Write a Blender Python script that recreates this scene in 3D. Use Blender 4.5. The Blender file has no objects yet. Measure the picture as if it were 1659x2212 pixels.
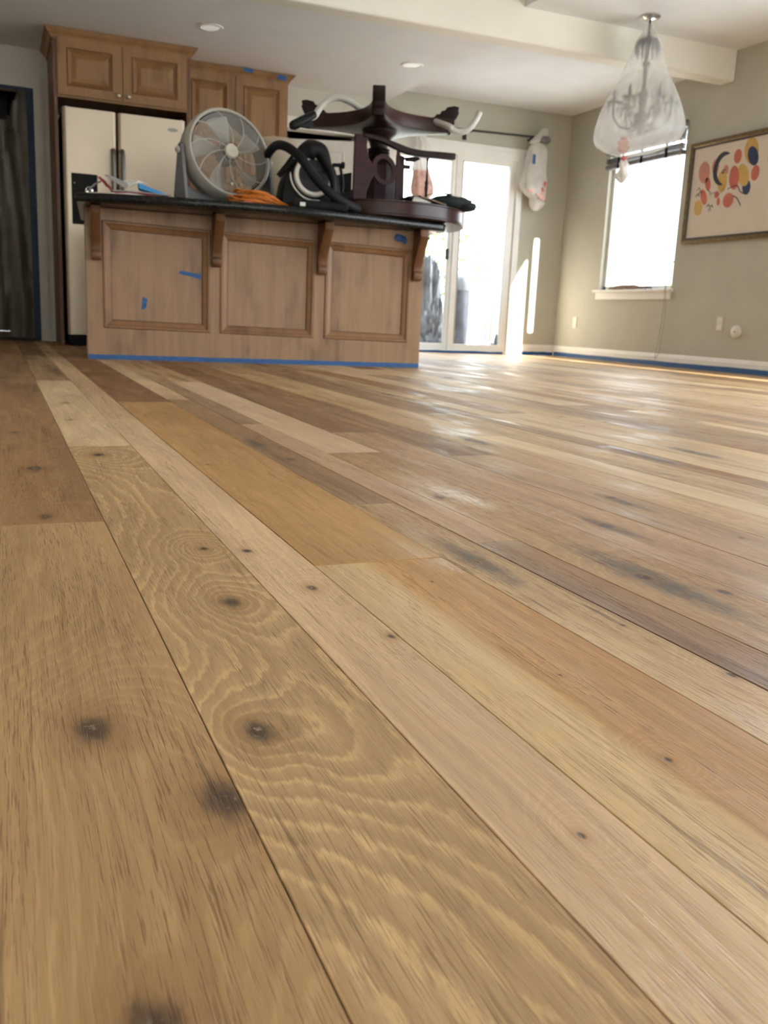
import bpy, bmesh, math, random
from mathutils import Vector, Matrix, noise
random.seed(11)
SC = bpy.context.scene
COL = SC.collection

# ------------------------------------------------------------------ camera
H = 0.32
PI_, RO, YA = (math.radians(a) for a in (12.046, 2.527, 23.21))
Fv = Vector((math.sin(YA)*math.cos(PI_), math.cos(YA)*math.cos(PI_), -math.sin(PI_)))
R0 = Vector((math.cos(YA), -math.sin(YA), 0)); U0 = R0.cross(Fv)
Rv = R0*math.cos(RO)+U0*math.sin(RO); Uv = -R0*math.sin(RO)+U0*math.cos(RO)
cd = bpy.data.cameras.new('camera'); cam = bpy.data.objects.new('camera', cd); COL.objects.link(cam)
cam.matrix_world = Matrix(((Rv.x, Uv.x, -Fv.x, 0), (Rv.y, Uv.y, -Fv.y, 0), (Rv.z, Uv.z, -Fv.z, H), (0, 0, 0, 1)))
cd.sensor_width = 36; cd.lens = 1951.4/2212*36; cd.clip_start = .01; cd.clip_end = 200
cd.dof.use_dof = True; cd.dof.focus_distance = 0.95; cd.dof.aperture_fstop = 13
SC.camera = cam

# ------------------------------------------------------------------ world, sun, exposure
w = bpy.data.worlds.new('world'); SC.world = w; w.use_nodes = True
wn = w.node_tree.nodes; bg = wn['Background']; bg.inputs['Color'].default_value = (.88, .945, 1.02, 1); bg.inputs['Strength'].default_value = 3.6
sd = bpy.data.lights.new('sun', 'SUN'); sun = bpy.data.objects.new('sun', sd); COL.objects.link(sun)
SUN_EL = math.radians(5.0); SUN_AZ = 0.0
sdir = Vector((-math.sin(SUN_AZ)*math.cos(SUN_EL), math.cos(SUN_AZ)*math.cos(SUN_EL), -math.sin(SUN_EL)))
sun.rotation_euler = sdir.to_track_quat('-Z', 'Y').to_euler(); sd.energy = 34; sd.angle = math.radians(.15); sd.color = (1, .93, .82)
SC.view_settings.view_transform = 'Standard'; SC.view_settings.look = 'None'
SC.view_settings.exposure = 1.32; SC.view_settings.gamma = 1; SC.view_settings.use_curve_mapping = False
cy = SC.cycles; cy.use_denoising = True; cy.max_bounces = 10; cy.diffuse_bounces = 6; cy.glossy_bounces = 4
cy.transmission_bounces = 8; cy.transparent_max_bounces = 16; cy.sample_clamp_indirect = 6; cy.caustics_reflective = False; cy.caustics_refractive = False

# ------------------------------------------------------------------ room numbers (metres)
YF, XR, XL, YB = 8.696, 5.694, -2.6, -4.2
ZK, ZN, ZU, ZH = 2.392, 2.504, 2.60, 2.95     # kitchen, nook, near and high ceilings
XK = 3.585                                      # right edge of the kitchen ceiling
RWIN = (-.9, 5.0, .10, 2.40)                    # tall glazed opening in the right wall, beside the camera
def portal(name, loc, rot, sx, sy):
    l = bpy.data.lights.new(name, 'AREA'); l.shape = 'RECTANGLE'; l.size = sx; l.size_y = sy
    l.cycles.is_portal = True
    o = bpy.data.objects.new(name, l); COL.objects.link(o); o.location = loc; o.rotation_euler = rot
    return o
portal('portal_sliding_door', (4.36, YF+.2, 1.0), (math.radians(-90), 0, 0), 1.6, 2.0)
portal('portal_window', (XR+.2, 7.4, 1.4), (0, math.radians(90), 0), 1.5, 1.2)
portal('portal_right', (XR+.2, RWIN[0]/2+RWIN[1]/2, 1.3), (0, math.radians(90), 0), 2.3, 5.9)
portal('portal_back', (1.2, YB-.2, 1.35), (math.radians(90), 0, 0), 6.0, 2.2)

# ------------------------------------------------------------------ node helpers
def S(r, g, b):
    f = lambda c: c/12.92 if c <= .04045 else ((c+.055)/1.055)**2.4
    return (f(r/255), f(g/255), f(b/255), 1)
class NT:
    def __init__(s, m): s.m = m; s.n = m.node_tree.nodes; s.l = m.node_tree.links; s.b = s.n['Principled BSDF']
    def put(s, sock, v):
        if hasattr(v, 'is_linked') or hasattr(v, 'links'): s.l.new(v, sock)
        else: sock.default_value = v
    def m_(s, op, *a):
        n = s.n.new('ShaderNodeMath'); n.operation = op
        for i, v in enumerate(a): s.put(n.inputs[i], v)
        return n.outputs[0]
    def vec(s, x, y, z):
        n = s.n.new('ShaderNodeCombineXYZ')
        for i, v in enumerate((x, y, z)): s.put(n.inputs[i], v)
        return n.outputs[0]
    def sep(s, v):
        n = s.n.new('ShaderNodeSeparateXYZ'); s.put(n.inputs[0], v); return n.outputs
    def noise(s, v, scale=1, det=2, rough=.5):
        n = s.n.new('ShaderNodeTexNoise'); s.put(n.inputs['Vector'], v); n.inputs['Scale'].default_value = scale
        n.inputs['Detail'].default_value = det; n.inputs['Roughness'].default_value = rough; return n.outputs['Fac']
    def ss(s, v, a, b, lo=0, hi=1):
        n = s.n.new('ShaderNodeMapRange'); n.interpolation_type = 'SMOOTHSTEP'
        for i, q in zip(range(5), (v, a, b, lo, hi)): s.put(n.inputs[i], q)
        return n.outputs[0]
    def mix(s, f, a, b, mode='MIX'):
        n = s.n.new('ShaderNodeMix'); n.data_type = 'RGBA'; n.blend_type = mode; n.clamp_result = False
        s.put(n.inputs[0], f); s.put(n.inputs[6], a); s.put(n.inputs[7], b); return n.outputs[2]
    def attr(s, name):
        n = s.n.new('ShaderNodeAttribute'); n.attribute_type = 'OBJECT'; n.attribute_name = name; return n
    def pos(s): return s.n.new('ShaderNodeNewGeometry').outputs['Position']
    def obj(s): return s.n.new('ShaderNodeTexCoord').outputs['Object']
    def bump(s, h, st, dist):
        n = s.n.new('ShaderNodeBump'); n.inputs['Strength'].default_value = st; n.inputs['Distance'].default_value = dist
        s.put(n.inputs['Height'], h); s.l.new(n.outputs[0], s.b.inputs['Normal'])
def newmat(name):
    m = bpy.data.materials.new(name); m.use_nodes = True; return NT(m)
MATS = {}
def pm(name, col, rough=.5, metal=0, var=.08, scale=6, bump=0, stretch=(1, 1, 1), spec=.5, coat=0, vscale=None):
    """a plain surface with procedural mottling"""
    t = newmat(name); x, y, z = t.sep(t.obj())
    v = t.vec(t.m_('MULTIPLY', x, stretch[0]), t.m_('MULTIPLY', y, stretch[1]), t.m_('MULTIPLY', z, stretch[2]))
    n = t.noise(v, scale, 4, .55)
    c = tuple(col)
    lo = tuple(max(0, k*(1-var)) for k in c[:3])+(1,); hi = tuple(k*(1+var) for k in c[:3])+(1,)
    t.put(t.b.inputs['Base Color'], t.mix(t.ss(n, .3, .7), lo, hi))
    t.b.inputs['Roughness'].default_value = rough; t.b.inputs['Metallic'].default_value = metal
    t.b.inputs['Specular IOR Level'].default_value = spec; t.b.inputs['Coat Weight'].default_value = coat
    if bump: t.bump(n, .4, bump)
    MATS[name] = t.m; return t.m
def cabinet_wood(name, col, dark, strength=.5, rough=.45, seed=0):
    """glazed maple: vertical grain with cloudy darker blotches"""
    t = newmat(name); x, y, z = t.sep(t.pos())
    v = t.vec(t.m_('MULTIPLY', x, 30), t.m_('MULTIPLY', y, 30), t.m_('ADD', t.m_('MULTIPLY', z, 1.6), seed))
    g = t.noise(v, 1, 4, .6)
    bl = t.noise(t.vec(t.m_('MULTIPLY', x, 7), y, t.m_('ADD', t.m_('MULTIPLY', z, 2.6), seed)), 1, 3, .5)
    f = t.m_('MULTIPLY', t.m_('ADD', t.m_('MULTIPLY', t.ss(g, .35, .75), .45), t.m_('MULTIPLY', t.ss(bl, .48, .72), .75)), strength)
    t.put(t.b.inputs['Base Color'], t.mix(f, col, dark))
    t.b.inputs['Roughness'].default_value = rough
    t.bump(g, .15, .002); MATS[name] = t.m; return t.m
def plank_wood():
    """oak: growth-ring field bent by knots, pores, mineral streaks; every plank carries its own numbers"""
    t = newmat('oak_plank'); M = t.m_
    x, y, z = t.sep(t.pos())
    seed = t.attr('seed').outputs['Fac']; ring = t.attr('ring').outputs['Fac']; streak = t.attr('streak').outputs['Fac']
    tone = t.attr('tone').outputs['Vector']; tone2 = t.attr('tone_edge').outputs['Vector']; edge = t.sep(t.attr('edge').outputs['Vector'])
    pore_s = t.attr('pore').outputs['Fac']
    sx = M('ADD', x, M('MULTIPLY', seed, 3.7)); sy = M('ADD', y, M('MULTIPLY', seed, 9.1))
    n1 = M('SUBTRACT', t.noise(t.vec(M('MULTIPLY', sx, 7), M('MULTIPLY', sy, 1.25), seed), 1, 2, .5), .5)
    n2 = M('SUBTRACT', t.noise(t.vec(M('MULTIPLY', sx, 60), M('MULTIPLY', sy, 26), seed), 1, 3, .6), .5)
    phi = M('ADD', M('MULTIPLY', sx, 24), M('ADD', M('MULTIPLY', n1, 8), M('MULTIPLY', n2, .8)))
    kn = None; halo = None; core = None
    for nm in ('knot_a', 'knot_b', 'knot_c', 'knot_d'):
        kx, ky, kr = t.sep(t.attr(nm).outputs['Vector'])
        on = M('GREATER_THAN', kr, .0001); r = M('MAXIMUM', kr, .0005)
        dx = M('DIVIDE', M('SUBTRACT', x, kx), r); dy = M('DIVIDE', M('SUBTRACT', y, ky), M('MULTIPLY', r, 1.5))
        d2 = M('ADD', M('MULTIPLY', dx, dx), M('MULTIPLY', dy, dy))
        ga = M('MULTIPLY', M('ADD', M('EXPONENT', M('MULTIPLY', d2, -.022)), M('MULTIPLY', M('EXPONENT', M('MULTIPLY', d2, -.25)), .4)), M('MULTIPLY', on, 6.0))
        phi = M('ADD', phi, ga)
        d = M('ADD', M('SQRT', d2), M('MULTIPLY', n2, 1.3))
        k = M('MULTIPLY', t.ss(d, 1.25, .25), on); h = M('MULTIPLY', t.ss(d, 3.2, .6), on)
        c = M('MULTIPLY', t.ss(d, .55, .1), on)
        kn = k if kn is None else M('MAXIMUM', kn, k); halo = h if halo is None else M('MAXIMUM', halo, h); core = c if core is None else M('MAXIMUM', core, c)
    jag = M('SUBTRACT', t.noise(t.vec(M('MULTIPLY', sx, 260), M('MULTIPLY', sy, 34), M('ADD', seed, 1)), 1, 2, .6), .5)
    phj = M('ADD', phi, M('MULTIPLY', jag, .55))
    fr = M('FRACT', phj)
    line = M('MULTIPLY', t.ss(fr, .55, .82), t.ss(fr, .99, .88))
    latew = M('MULTIPLY', t.ss(fr, .50, .10), t.ss(fr, .0, .05))
    # pores and long checks along the grain
    px_ = M('ADD', M('MULTIPLY', sx, 760), M('MULTIPLY', n1, 16)); py_ = M('MULTIPLY', sy, 24)
    po = t.noise(t.vec(px_, py_, seed), 1, 2, .6)
    pmask = t.noise(t.vec(M('MULTIPLY', sx, 30), M('MULTIPLY', sy, 3.2), M('ADD', seed, 5)), 1, 2, .5)
    pores = M('MULTIPLY', t.ss(po, .53, .66), M('MULTIPLY', t.ss(pmask, .30, .62, .20, 1), pore_s))
    ck = t.noise(t.vec(M('ADD', M('MULTIPLY', sx, 210), M('MULTIPLY', n1, 10)), M('MULTIPLY', sy, 3.4), M('ADD', seed, 6)), 1, 3, .6)
    checks = M('MULTIPLY', t.ss(ck, .60, .66), M('MULTIPLY', t.ss(pmask, .40, .60), M('MINIMUM', M('MULTIPLY', M('ADD', streak, .32), 1.25), 1)))
    pmid = t.noise(t.vec(M('ADD', M('MULTIPLY', sx, 120), M('MULTIPLY', n1, 8)), M('MULTIPLY', sy, 3.2), M('ADD', seed, 2)), 1, 4, .65)
    low = t.noise(t.vec(M('MULTIPLY', sx, 5), M('MULTIPLY', sy, 1.1), M('ADD', seed, 8)), 1, 2, .5)
    ms = t.noise(t.vec(M('ADD', M('MULTIPLY', sx, 17), M('MULTIPLY', n1, 1.5)), M('MULTIPLY', sy, 1.15), M('ADD', seed, 3)), 1, 4, .62)
    st = t.sep(t.attr('stain').outputs['Vector']); sr = M('MAXIMUM', st[2], .0005)
    qx = M('DIVIDE', M('SUBTRACT', x, st[0]), sr); qy = M('DIVIDE', M('SUBTRACT', y, st[1]), M('MULTIPLY', sr, 5.5))
    sdn = M('ADD', M('SQRT', M('ADD', M('MULTIPLY', qx, qx), M('MULTIPLY', qy, qy))), M('ADD', M('MULTIPLY', n2, .9), M('MULTIPLY', jag, .5)))
    stain = M('MULTIPLY', t.ss(sdn, 1.25, .15), M('GREATER_THAN', st[2], .0001))
    # two-tone heart / sap line
    e = t.ss(M('ADD', x, M('ADD', M('MULTIPLY', n1, .05), M('MULTIPLY', n2, .006))), M('SUBTRACT', edge[0], edge[1]), M('ADD', edge[0], edge[1]))
    base = t.mix(M('MULTIPLY', M('SUBTRACT', 1, e), edge[2]), tone, tone2)
    light = t.mix(1.0, base, (1.42, 1.42, 1.40, 1), 'MULTIPLY'); dark = t.mix(1.0, base, (.58, .50, .42, 1), 'MULTIPLY')
    c = t.mix(M('MULTIPLY', line, M('MULTIPLY', ring, .85)), base, light)
    c = t.mix(M('MULTIPLY', latew, M('MULTIPLY', ring, .26)), c, dark)
    c = t.mix(t.ss(pmid, .34, .70, 0, .40), c, dark)
    c = t.mix(t.ss(low, .40, .72, 0, .35), c, dark)
    c = t.mix(t.ss(low, .45, .25, 0, .35), c, light)
    c = t.mix(M('MULTIPLY', t.ss(ms, .47, .72), M('MULTIPLY', streak, .95)), c, t.mix(1.0, base, (.30, .25, .22, 1), 'MULTIPLY'))
    c = t.mix(M('MULTIPLY', stain, .85), c, (.082, .064, .045, 1))
    c = t.mix(M('MULTIPLY', halo, .5), c, t.mix(1.0, base, (.55, .44, .34, 1), 'MULTIPLY'))
    c = t.mix(M('MULTIPLY', checks, .8), c, t.mix(1.0, base, (.16, .12, .09, 1), 'MULTIPLY'))
    c = t.mix(M('MULTIPLY', pores, .7), c, t.mix(1.0, base, (.38, .28, .20, 1), 'MULTIPLY'))
    c = t.mix(M('MULTIPLY', kn, .92), c, (.052, .032, .019, 1))
    crk = t.noise(t.vec(M('MULTIPLY', x, 150), M('MULTIPLY', y, 120), seed), 1, 2, .6)
    c = t.mix(M('MULTIPLY', core, t.ss(crk, .52, .6, 0, .75)), c, (.33, .25, .18, 1))
    t.put(t.b.inputs['Base Color'], c)
    wet = t.noise(t.vec(M('MULTIPLY', sx, 9), M('MULTIPLY', sy, 2.0), M('ADD', seed, 4)), 1, 3, .6)
    t.put(t.b.inputs['Roughness'], M('ADD', t.ss(wet, .45, .68, .56, .34), M('MULTIPLY', pores, .25)))
    t.b.inputs['Specular IOR Level'].default_value = .38
    hgt = M('SUBTRACT', M('ADD', M('MULTIPLY', pmid, .5), M('MULTIPLY', wet, 1.6)), M('ADD', M('MULTIPLY', pores, .5), M('MULTIPLY', kn, .5)))
    t.bump(hgt, .55, .0016)
    return t.m
OAK = plank_wood()

def sheet_mat(name, col, alpha, rough=.35, trans=.5):
    """thin plastic film: some light straight through, some scattered"""
    t = newmat(name); n = t.n; out = n['Material Output']
    tr = n.new('ShaderNodeBsdfTransparent'); tl = n.new('ShaderNodeBsdfTranslucent'); df = n.new('ShaderNodeBsdfDiffuse'); gl = n.new('ShaderNodeBsdfGlossy')
    nz = t.noise(t.obj(), 9, 3, .6)
    c = t.mix(t.ss(nz, .3, .7), tuple(k*.9 for k in col[:3])+(1,), col)
    for b in (tl, df): t.l.new(c, b.inputs['Color'])
    gl.inputs['Roughness'].default_value = rough
    a = n.new('ShaderNodeMixShader'); a.inputs[0].default_value = trans; t.l.new(df.outputs[0], a.inputs[1]); t.l.new(tl.outputs[0], a.inputs[2])
    g = n.new('ShaderNodeMixShader'); g.inputs[0].default_value = .07; t.l.new(a.outputs[0], g.inputs[1]); t.l.new(gl.outputs[0], g.inputs[2])
    f = n.new('ShaderNodeMixShader'); t.put(f.inputs[0], t.ss(nz, .2, .8, max(0, alpha-.03), min(1, alpha+.03)))
    t.l.new(tr.outputs[0], f.inputs[1]); t.l.new(g.outputs[0], f.inputs[2]); t.l.new(f.outputs[0], out.inputs[0])
    MATS[name] = t.m; return t.m
def pane_mat():
    t = newmat('window_glass'); n = t.n
    tr = n.new('ShaderNodeBsdfTransparent'); gl = n.new('ShaderNodeBsdfGlossy'); gl.inputs['Roughness'].default_value = .02
    lw = n.new('ShaderNodeLayerWeight'); lw.inputs['Blend'].default_value = .5; fr = t.m_('ADD', t.m_('MULTIPLY', t.m_('POWER', lw.outputs['Facing'], 4), .8), .045)
    nz = t.noise(t.obj(), 3, 2)
    t.put(tr.inputs[0], t.mix(nz, (.95, .97, .96, 1), (1, 1, 1, 1)))
    f = n.new('ShaderNodeMixShader'); t.l.new(fr, f.inputs[0]); t.l.new(tr.outputs[0], f.inputs[1]); t.l.new(gl.outputs[0], f.inputs[2])
    t.l.new(f.outputs[0], n['Material Output'].inputs[0]); return t.m
GLASS = pane_mat()

pm('wall_greige', (.49, .475, .405, 1), .75, var=.03, scale=3, bump=.0006)
pm('wall_white', (.58, .56, .50, 1), .7, var=.03, scale=3, bump=.0006)
pm('ceiling_white', (.80, .815, .84, 1), .8, var=.02, scale=4, bump=.0005)
pm('beam_cream', (.80, .775, .70, 1), .7, var=.02, scale=4)
pm('trim_white', (.83, .82, .79, 1), .4, var=.03, scale=8)
pm('subfloor', (.018, .013, .009, 1), .9, var=.3, scale=20)
pm('blue_tape', (.024, .10, .28, 1), .6, var=.15, scale=40, bump=.0006)
pm('steel', (.52, .445, .35, 1), .42, metal=1, var=.03, scale=2.5)
pm('steel_dark', (.23, .22, .21, 1), .35, metal=1, var=.08, scale=8)
pm('black_plastic', (.005, .0055, .0065, 1), .5, var=.2, scale=12, spec=.2)
pm('black_matte', (.010, .0105, .012, 1), .7, var=.2, scale=12, spec=.15)
pm('hose_black', (.008, .009, .012, 1), .6, var=.2, scale=30, spec=.2)
pm('fan_grey', (.42, .40, .36, 1), .42, var=.05, scale=10)
pm('fan_light', (.62, .60, .54, 1), .4, var=.04, scale=10)
pm('fan_base', (.17, .17, .175, 1), .45, var=.06, scale=10)
pm('fan_blade', (.55, .53, .48, 1), .35, var=.04, scale=10)
pm('white_plastic', (.70, .67, .60, 1), .4, var=.04, scale=12)
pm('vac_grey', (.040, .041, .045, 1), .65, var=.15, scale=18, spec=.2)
pm('cream_plastic', (.60, .50, .37, 1), .45, var=.05, scale=8)
pm('wand_grey', (.52, .50, .47, 1), .3, var=.05, scale=12)
pm('mahogany', (.030, .0105, .010, 1), .24, var=.2, scale=5, stretch=(1, 1, 8), spec=.28)
pm('mahogany_dark', (.013, .006, .006, 1), .45, var=.3, scale=9, spec=.22)
pm('mahogany_satin', (.034, .0125, .010, 1), .38, var=.35, scale=5, stretch=(1, 1, 8), spec=.25)
pm('blue_tape_dimmed', (.020, .038, .075, 1), .7, var=.15, scale=40)  # same blue tape, darkened for the dim doorway and the film over it
pm('mahogany_matt', (.032, .012, .013, 1), .5, var=.25, scale=6, stretch=(1, 1, 8), spec=.22)
pm('orange_cord', (.60, .175, .022, 1), .45, var=.1, scale=30)
pm('knob_nickel', (.55, .50, .42, 1), .3, metal=1, var=.05, scale=20)
pm('chrome', (.72, .71, .70, 1), .12, metal=1, var=.05, scale=20)
pm('lamp_metal', (.05, .048, .046, 1), .35, metal=.3, var=.1, scale=20)
pm('crystal', (.20, .20, .20, 1), .12, var=.15, scale=40)
pm('paper', (.74, .71, .65, 1), .7, var=.04, scale=10)
pm('paper_grey', (.33, .315, .30, 1), .7, var=.06, scale=10)
pm('paper_cream', (.60, .53, .40, 1), .7, var=.06, scale=10)
pm('red_cover', (.26, .02, .03, 1), .45, var=.15, scale=10)
pm('blue_box', (.025, .27, .62, 1), .5, var=.06, scale=10)
pm('dark_cloth', (.008, .016, .017, 1), .85, var=.3, scale=30, bump=.001)
pm('brass_frame', (.17, .115, .055, 1), .35, metal=.75, var=.35, scale=60)
pm('frame_black', (.016, .011, .008, 1), .4, var=.3, scale=40)
pm('print_paper', (.66, .57, .47, 1), .6, var=.03, scale=6)
pm('ink_coral', (.52, .13, .075, 1), .6, var=.12, scale=8)
pm('ink_pink', (.52, .22, .16, 1), .6, var=.12, scale=8)
pm('ink_yellow', (.55, .34, .09, 1), .6, var=.10, scale=8)
pm('ink_navy', (.016, .03, .085, 1), .6, var=.2, scale=8)
pm('ink_black', (.02, .02, .026, 1), .6, var=.2, scale=8)
pm('iron_black', (.012, .010, .009, 1), .45, var=.2, scale=20)
pm('blind_grey', (.17, .165, .17, 1), .55, var=.2, scale=14)
pm('cord_beige', (.36, .32, .24, 1), .7, var=.05, scale=20)
pm('driftwood', (.30, .20, .13, 1), .7, var=.25, scale=18)
pm('glaze_brown', (.20, .105, .045, 1), .5, var=.15, scale=16)
pm('concrete', (.78, .76, .73, 1), .9, var=.1, scale=3, bump=.002)
pm('tarp_silver', (.20, .21, .235, 1), .28, var=.35, scale=5)
pm('tarp_dark', (.085, .085, .105, 1), .35, var=.4, scale=5)
pm('stucco', (.75, .73, .68, 1), .9, var=.05, scale=6, bump=.003)
pm('leaf_green', (.10, .19, .035, 1), .5, var=.4, scale=9)
pm('pole_grey', (.32, .34, .38, 1), .4, metal=.5, var=.1, scale=9)
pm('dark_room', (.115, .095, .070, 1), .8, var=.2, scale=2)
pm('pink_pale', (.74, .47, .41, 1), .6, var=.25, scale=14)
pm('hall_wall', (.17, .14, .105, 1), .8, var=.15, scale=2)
pm('bag_red', (.62, .16, .14, 1), .5, var=.2, scale=14)
cabinet_wood('maple', S(156, 121, 88), S(108, 80, 56), .85)
cabinet_wood('maple_upper', S(150, 110, 66), S(108, 77, 46), .7, seed=3)
cabinet_wood('maple_moulding', S(138, 98, 62), S(92, 62, 38), .6, seed=6)
cabinet_wood('maple_dark', S(110, 74, 46), S(70, 46, 30), .6, seed=9)
sheet_mat('bag_film', (.97, .965, .95, 1), .46, .3, .62)
sheet_mat('red_film', (.85, .34, .27, 1), .42, .3, .6)
sheet_mat('bag_white', (.90, .87, .83, 1), .90, .35, .4)
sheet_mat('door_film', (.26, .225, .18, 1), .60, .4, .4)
t = newmat('granite'); o_ = t.obj()
n_ = t.noise(o_, 60, 4, .7); v_ = t.noise(o_, 190, 2, .6)
c_ = t.mix(t.ss(n_, .45, .75), (.006, .007, .007, 1), (.018, .020, .018, 1)); c_ = t.mix(t.ss(v_, .68, .76), c_, (.10, .10, .085, 1))
t.put(t.b.inputs['Base Color'], c_); t.b.inputs['Roughness'].default_value = .22; t.b.inputs['Specular IOR Level'].default_value = .3; MATS['granite'] = t.m

pm('lamp_lens', (.8, .79, .76, 1), .4, var=.03)
_b = MATS['lamp_lens'].node_tree.nodes['Principled BSDF']; _b.inputs['Emission Color'].default_value = (1, .97, .92, 1); _b.inputs['Emission Strength'].default_value = .12

# ------------------------------------------------------------------ mesh helpers
class MB:
    def __init__(s): s.v = []; s.f = []; s.mi = []; s.cur = 0
    def add(s, vs, fs):
        o = len(s.v); s.v += [tuple(p) for p in vs]; s.f += [tuple(o+i for i in f) for f in fs]; s.mi += [s.cur]*len(fs); return s
    def box(s, x0, x1, y0, y1, z0, z1):
        return s.hexa([(x0, y0, z0), (x1, y0, z0), (x1, y1, z0), (x0, y1, z0), (x0, y0, z1), (x1, y0, z1), (x1, y1, z1), (x0, y1, z1)])
    def hexa(s, p): return s.add(p, [(0, 3, 2, 1), (4, 5, 6, 7), (0, 1, 5, 4), (1, 2, 6, 5), (2, 3, 7, 6), (3, 0, 4, 7)])
    def tube(s, pts, r, n=10, caps=True):
        pts = [Vector(p) for p in pts]; rs = r if isinstance(r, (list, tuple)) else [r]*len(pts)
        vs = []; fs = []; up = None
        for i, p in enumerate(pts):
            d = (pts[min(i+1, len(pts)-1)]-pts[max(i-1, 0)]).normalized()
            if up is None: up = Vector((0, 0, 1)) if abs(d.z) < .9 else Vector((1, 0, 0))
            a = d.cross(up).normalized(); up = a.cross(d).normalized()
            for k in range(n):
                th = 2*math.pi*k/n; vs.append(p+(a*math.cos(th)+up*math.sin(th))*rs[i])
        for i in range(len(pts)-1):
            for k in range(n): fs.append((i*n+k, i*n+(k+1) % n, (i+1)*n+(k+1) % n, (i+1)*n+k))
        if caps: fs.append(tuple(range(n))[::-1]); fs.append(tuple((len(pts)-1)*n+k for k in range(n)))
        return s.add(vs, fs)
    def lathe(s, prof, o=(0, 0, 0), ax=(0, 0, 1), n=32, wob=None, cap=True):
        ax = Vector(ax).normalized(); o = Vector(o)
        a = ax.orthogonal().normalized() if abs(ax.z) < .99 else Vector((1, 0, 0)); b = ax.cross(a)
        vs = []; fs = []
        for (r, h) in prof:
            for k in range(n):
                th = 2*math.pi*k/n; rr = r*(wob(th, h) if wob else 1)
                vs.append(o+ax*h+(a*math.cos(th)+b*math.sin(th))*rr)
        for i in range(len(prof)-1):
            for k in range(n): fs.append((i*n+k, i*n+(k+1) % n, (i+1)*n+(k+1) % n, (i+1)*n+k))
        if cap and prof[0][0] > 1e-6: fs.append(tuple(range(n))[::-1])
        if cap and prof[-1][0] > 1e-6: fs.append(tuple((len(prof)-1)*n+k for k in range(n)))
        return s.add(vs, fs)
    def prism(s, poly, d):
        """poly: list of 3D points in a plane, pushed along vector d"""
        n = len(poly); d = Vector(d); vs = [Vector(p) for p in poly]+[Vector(p)+d for p in poly]
        return s.add(vs, [tuple(range(n))[::-1], tuple(range(n, 2*n))]+[(i, (i+1) % n, n+(i+1) % n, n+i) for i in range(n)])
    def grid(s, fn, nu, nv):
        vs = [fn(i/nu, j/nv) for j in range(nv+1) for i in range(nu+1)]
        return s.add(vs, [(j*(nu+1)+i, j*(nu+1)+i+1, (j+1)*(nu+1)+i+1, (j+1)*(nu+1)+i) for j in range(nv) for i in range(nu)])
    def blob(s, c, r, n=12, m=8, amp=.15, fr=3, sq=None):
        c = Vector(c)
        def fn(u, v):
            th = u*2*math.pi; ph = v*math.pi
            d = Vector((math.sin(ph)*math.cos(th), math.sin(ph)*math.sin(th), math.cos(ph)))
            k = 1+amp*noise.noise(d*fr+c*7)
            return c+Vector((d.x*r[0], d.y*r[1], d.z*r[2]))*k
        return s.grid(fn, n, m)
    def build(s, name, mat, parent=None, loc=None, smooth=None, bevel=0, xf=None):
        vs = s.v if xf is None else [xf(p) for p in s.v]
        if loc is not None: L = Vector(loc); vs = [tuple(Vector(p)-L) for p in vs]
        me = bpy.data.meshes.new(name); me.from_pydata([tuple(p) for p in vs], [], s.f)
        for q in (mat if isinstance(mat, (list, tuple)) else [mat]): me.materials.append(MATS[q] if isinstance(q, str) else q)
        for p, i in zip(me.polygons, s.mi): p.material_index = i
        bm = bmesh.new(); bm.from_mesh(me); bmesh.ops.remove_doubles(bm, verts=bm.verts, dist=1e-5)
        bmesh.ops.recalc_face_normals(bm, faces=bm.faces)
        if bevel:
            es = [e for e in bm.edges if len(e.link_faces) == 2 and e.calc_face_angle(0) > .6]
            bmesh.ops.bevel(bm, geom=es, offset=bevel, segments=2, profile=.5, affect='EDGES', clamp_overlap=True)
        bm.to_mesh(me); bm.free()
        if smooth is not None:
            for p in me.polygons: p.use_smooth = True
            me.set_sharp_from_angle(angle=math.radians(smooth))
        o = bpy.data.objects.new(name, me); COL.objects.link(o)
        if loc is not None: o.location = loc
        if parent is not None:
            o.parent = parent; o.location = Vector(loc) - PW(parent) if loc is not None else -PW(parent)
        return o
def PW(o):
    l = Vector(o.location)
    while o.parent: o = o.parent; l += Vector(o.location)
    return l
def tag(o, label, cat, group=None):
    o['label'] = label; o['category'] = cat
    if group: o['group'] = group
    return o
def thing(name, loc, label, cat, group=None):
    o = bpy.data.objects.new(name, None); COL.objects.link(o); o.location = loc; o.empty_display_size = .1
    return tag(o, label, cat, group)
def struct(o): o['kind'] = 'structure'; return o
def B(*a): return MB().box(*a)
def spline(pts, n=8):
    """Catmull-Rom through points"""
    P = [Vector(p) for p in pts]; P = [P[0]*2-P[1]]+P+[P[-1]*2-P[-2]]; out = []
    for i in range(1, len(P)-2):
        for k in range(n):
            u = k/n; a, b, c, d = P[i-1:i+3]
            out.append(.5*((2*b)+(c-a)*u+(2*a-5*b+4*c-d)*u*u+(3*b-a-3*c+d)*u**3))
    out.append(P[-2]); return out

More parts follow.
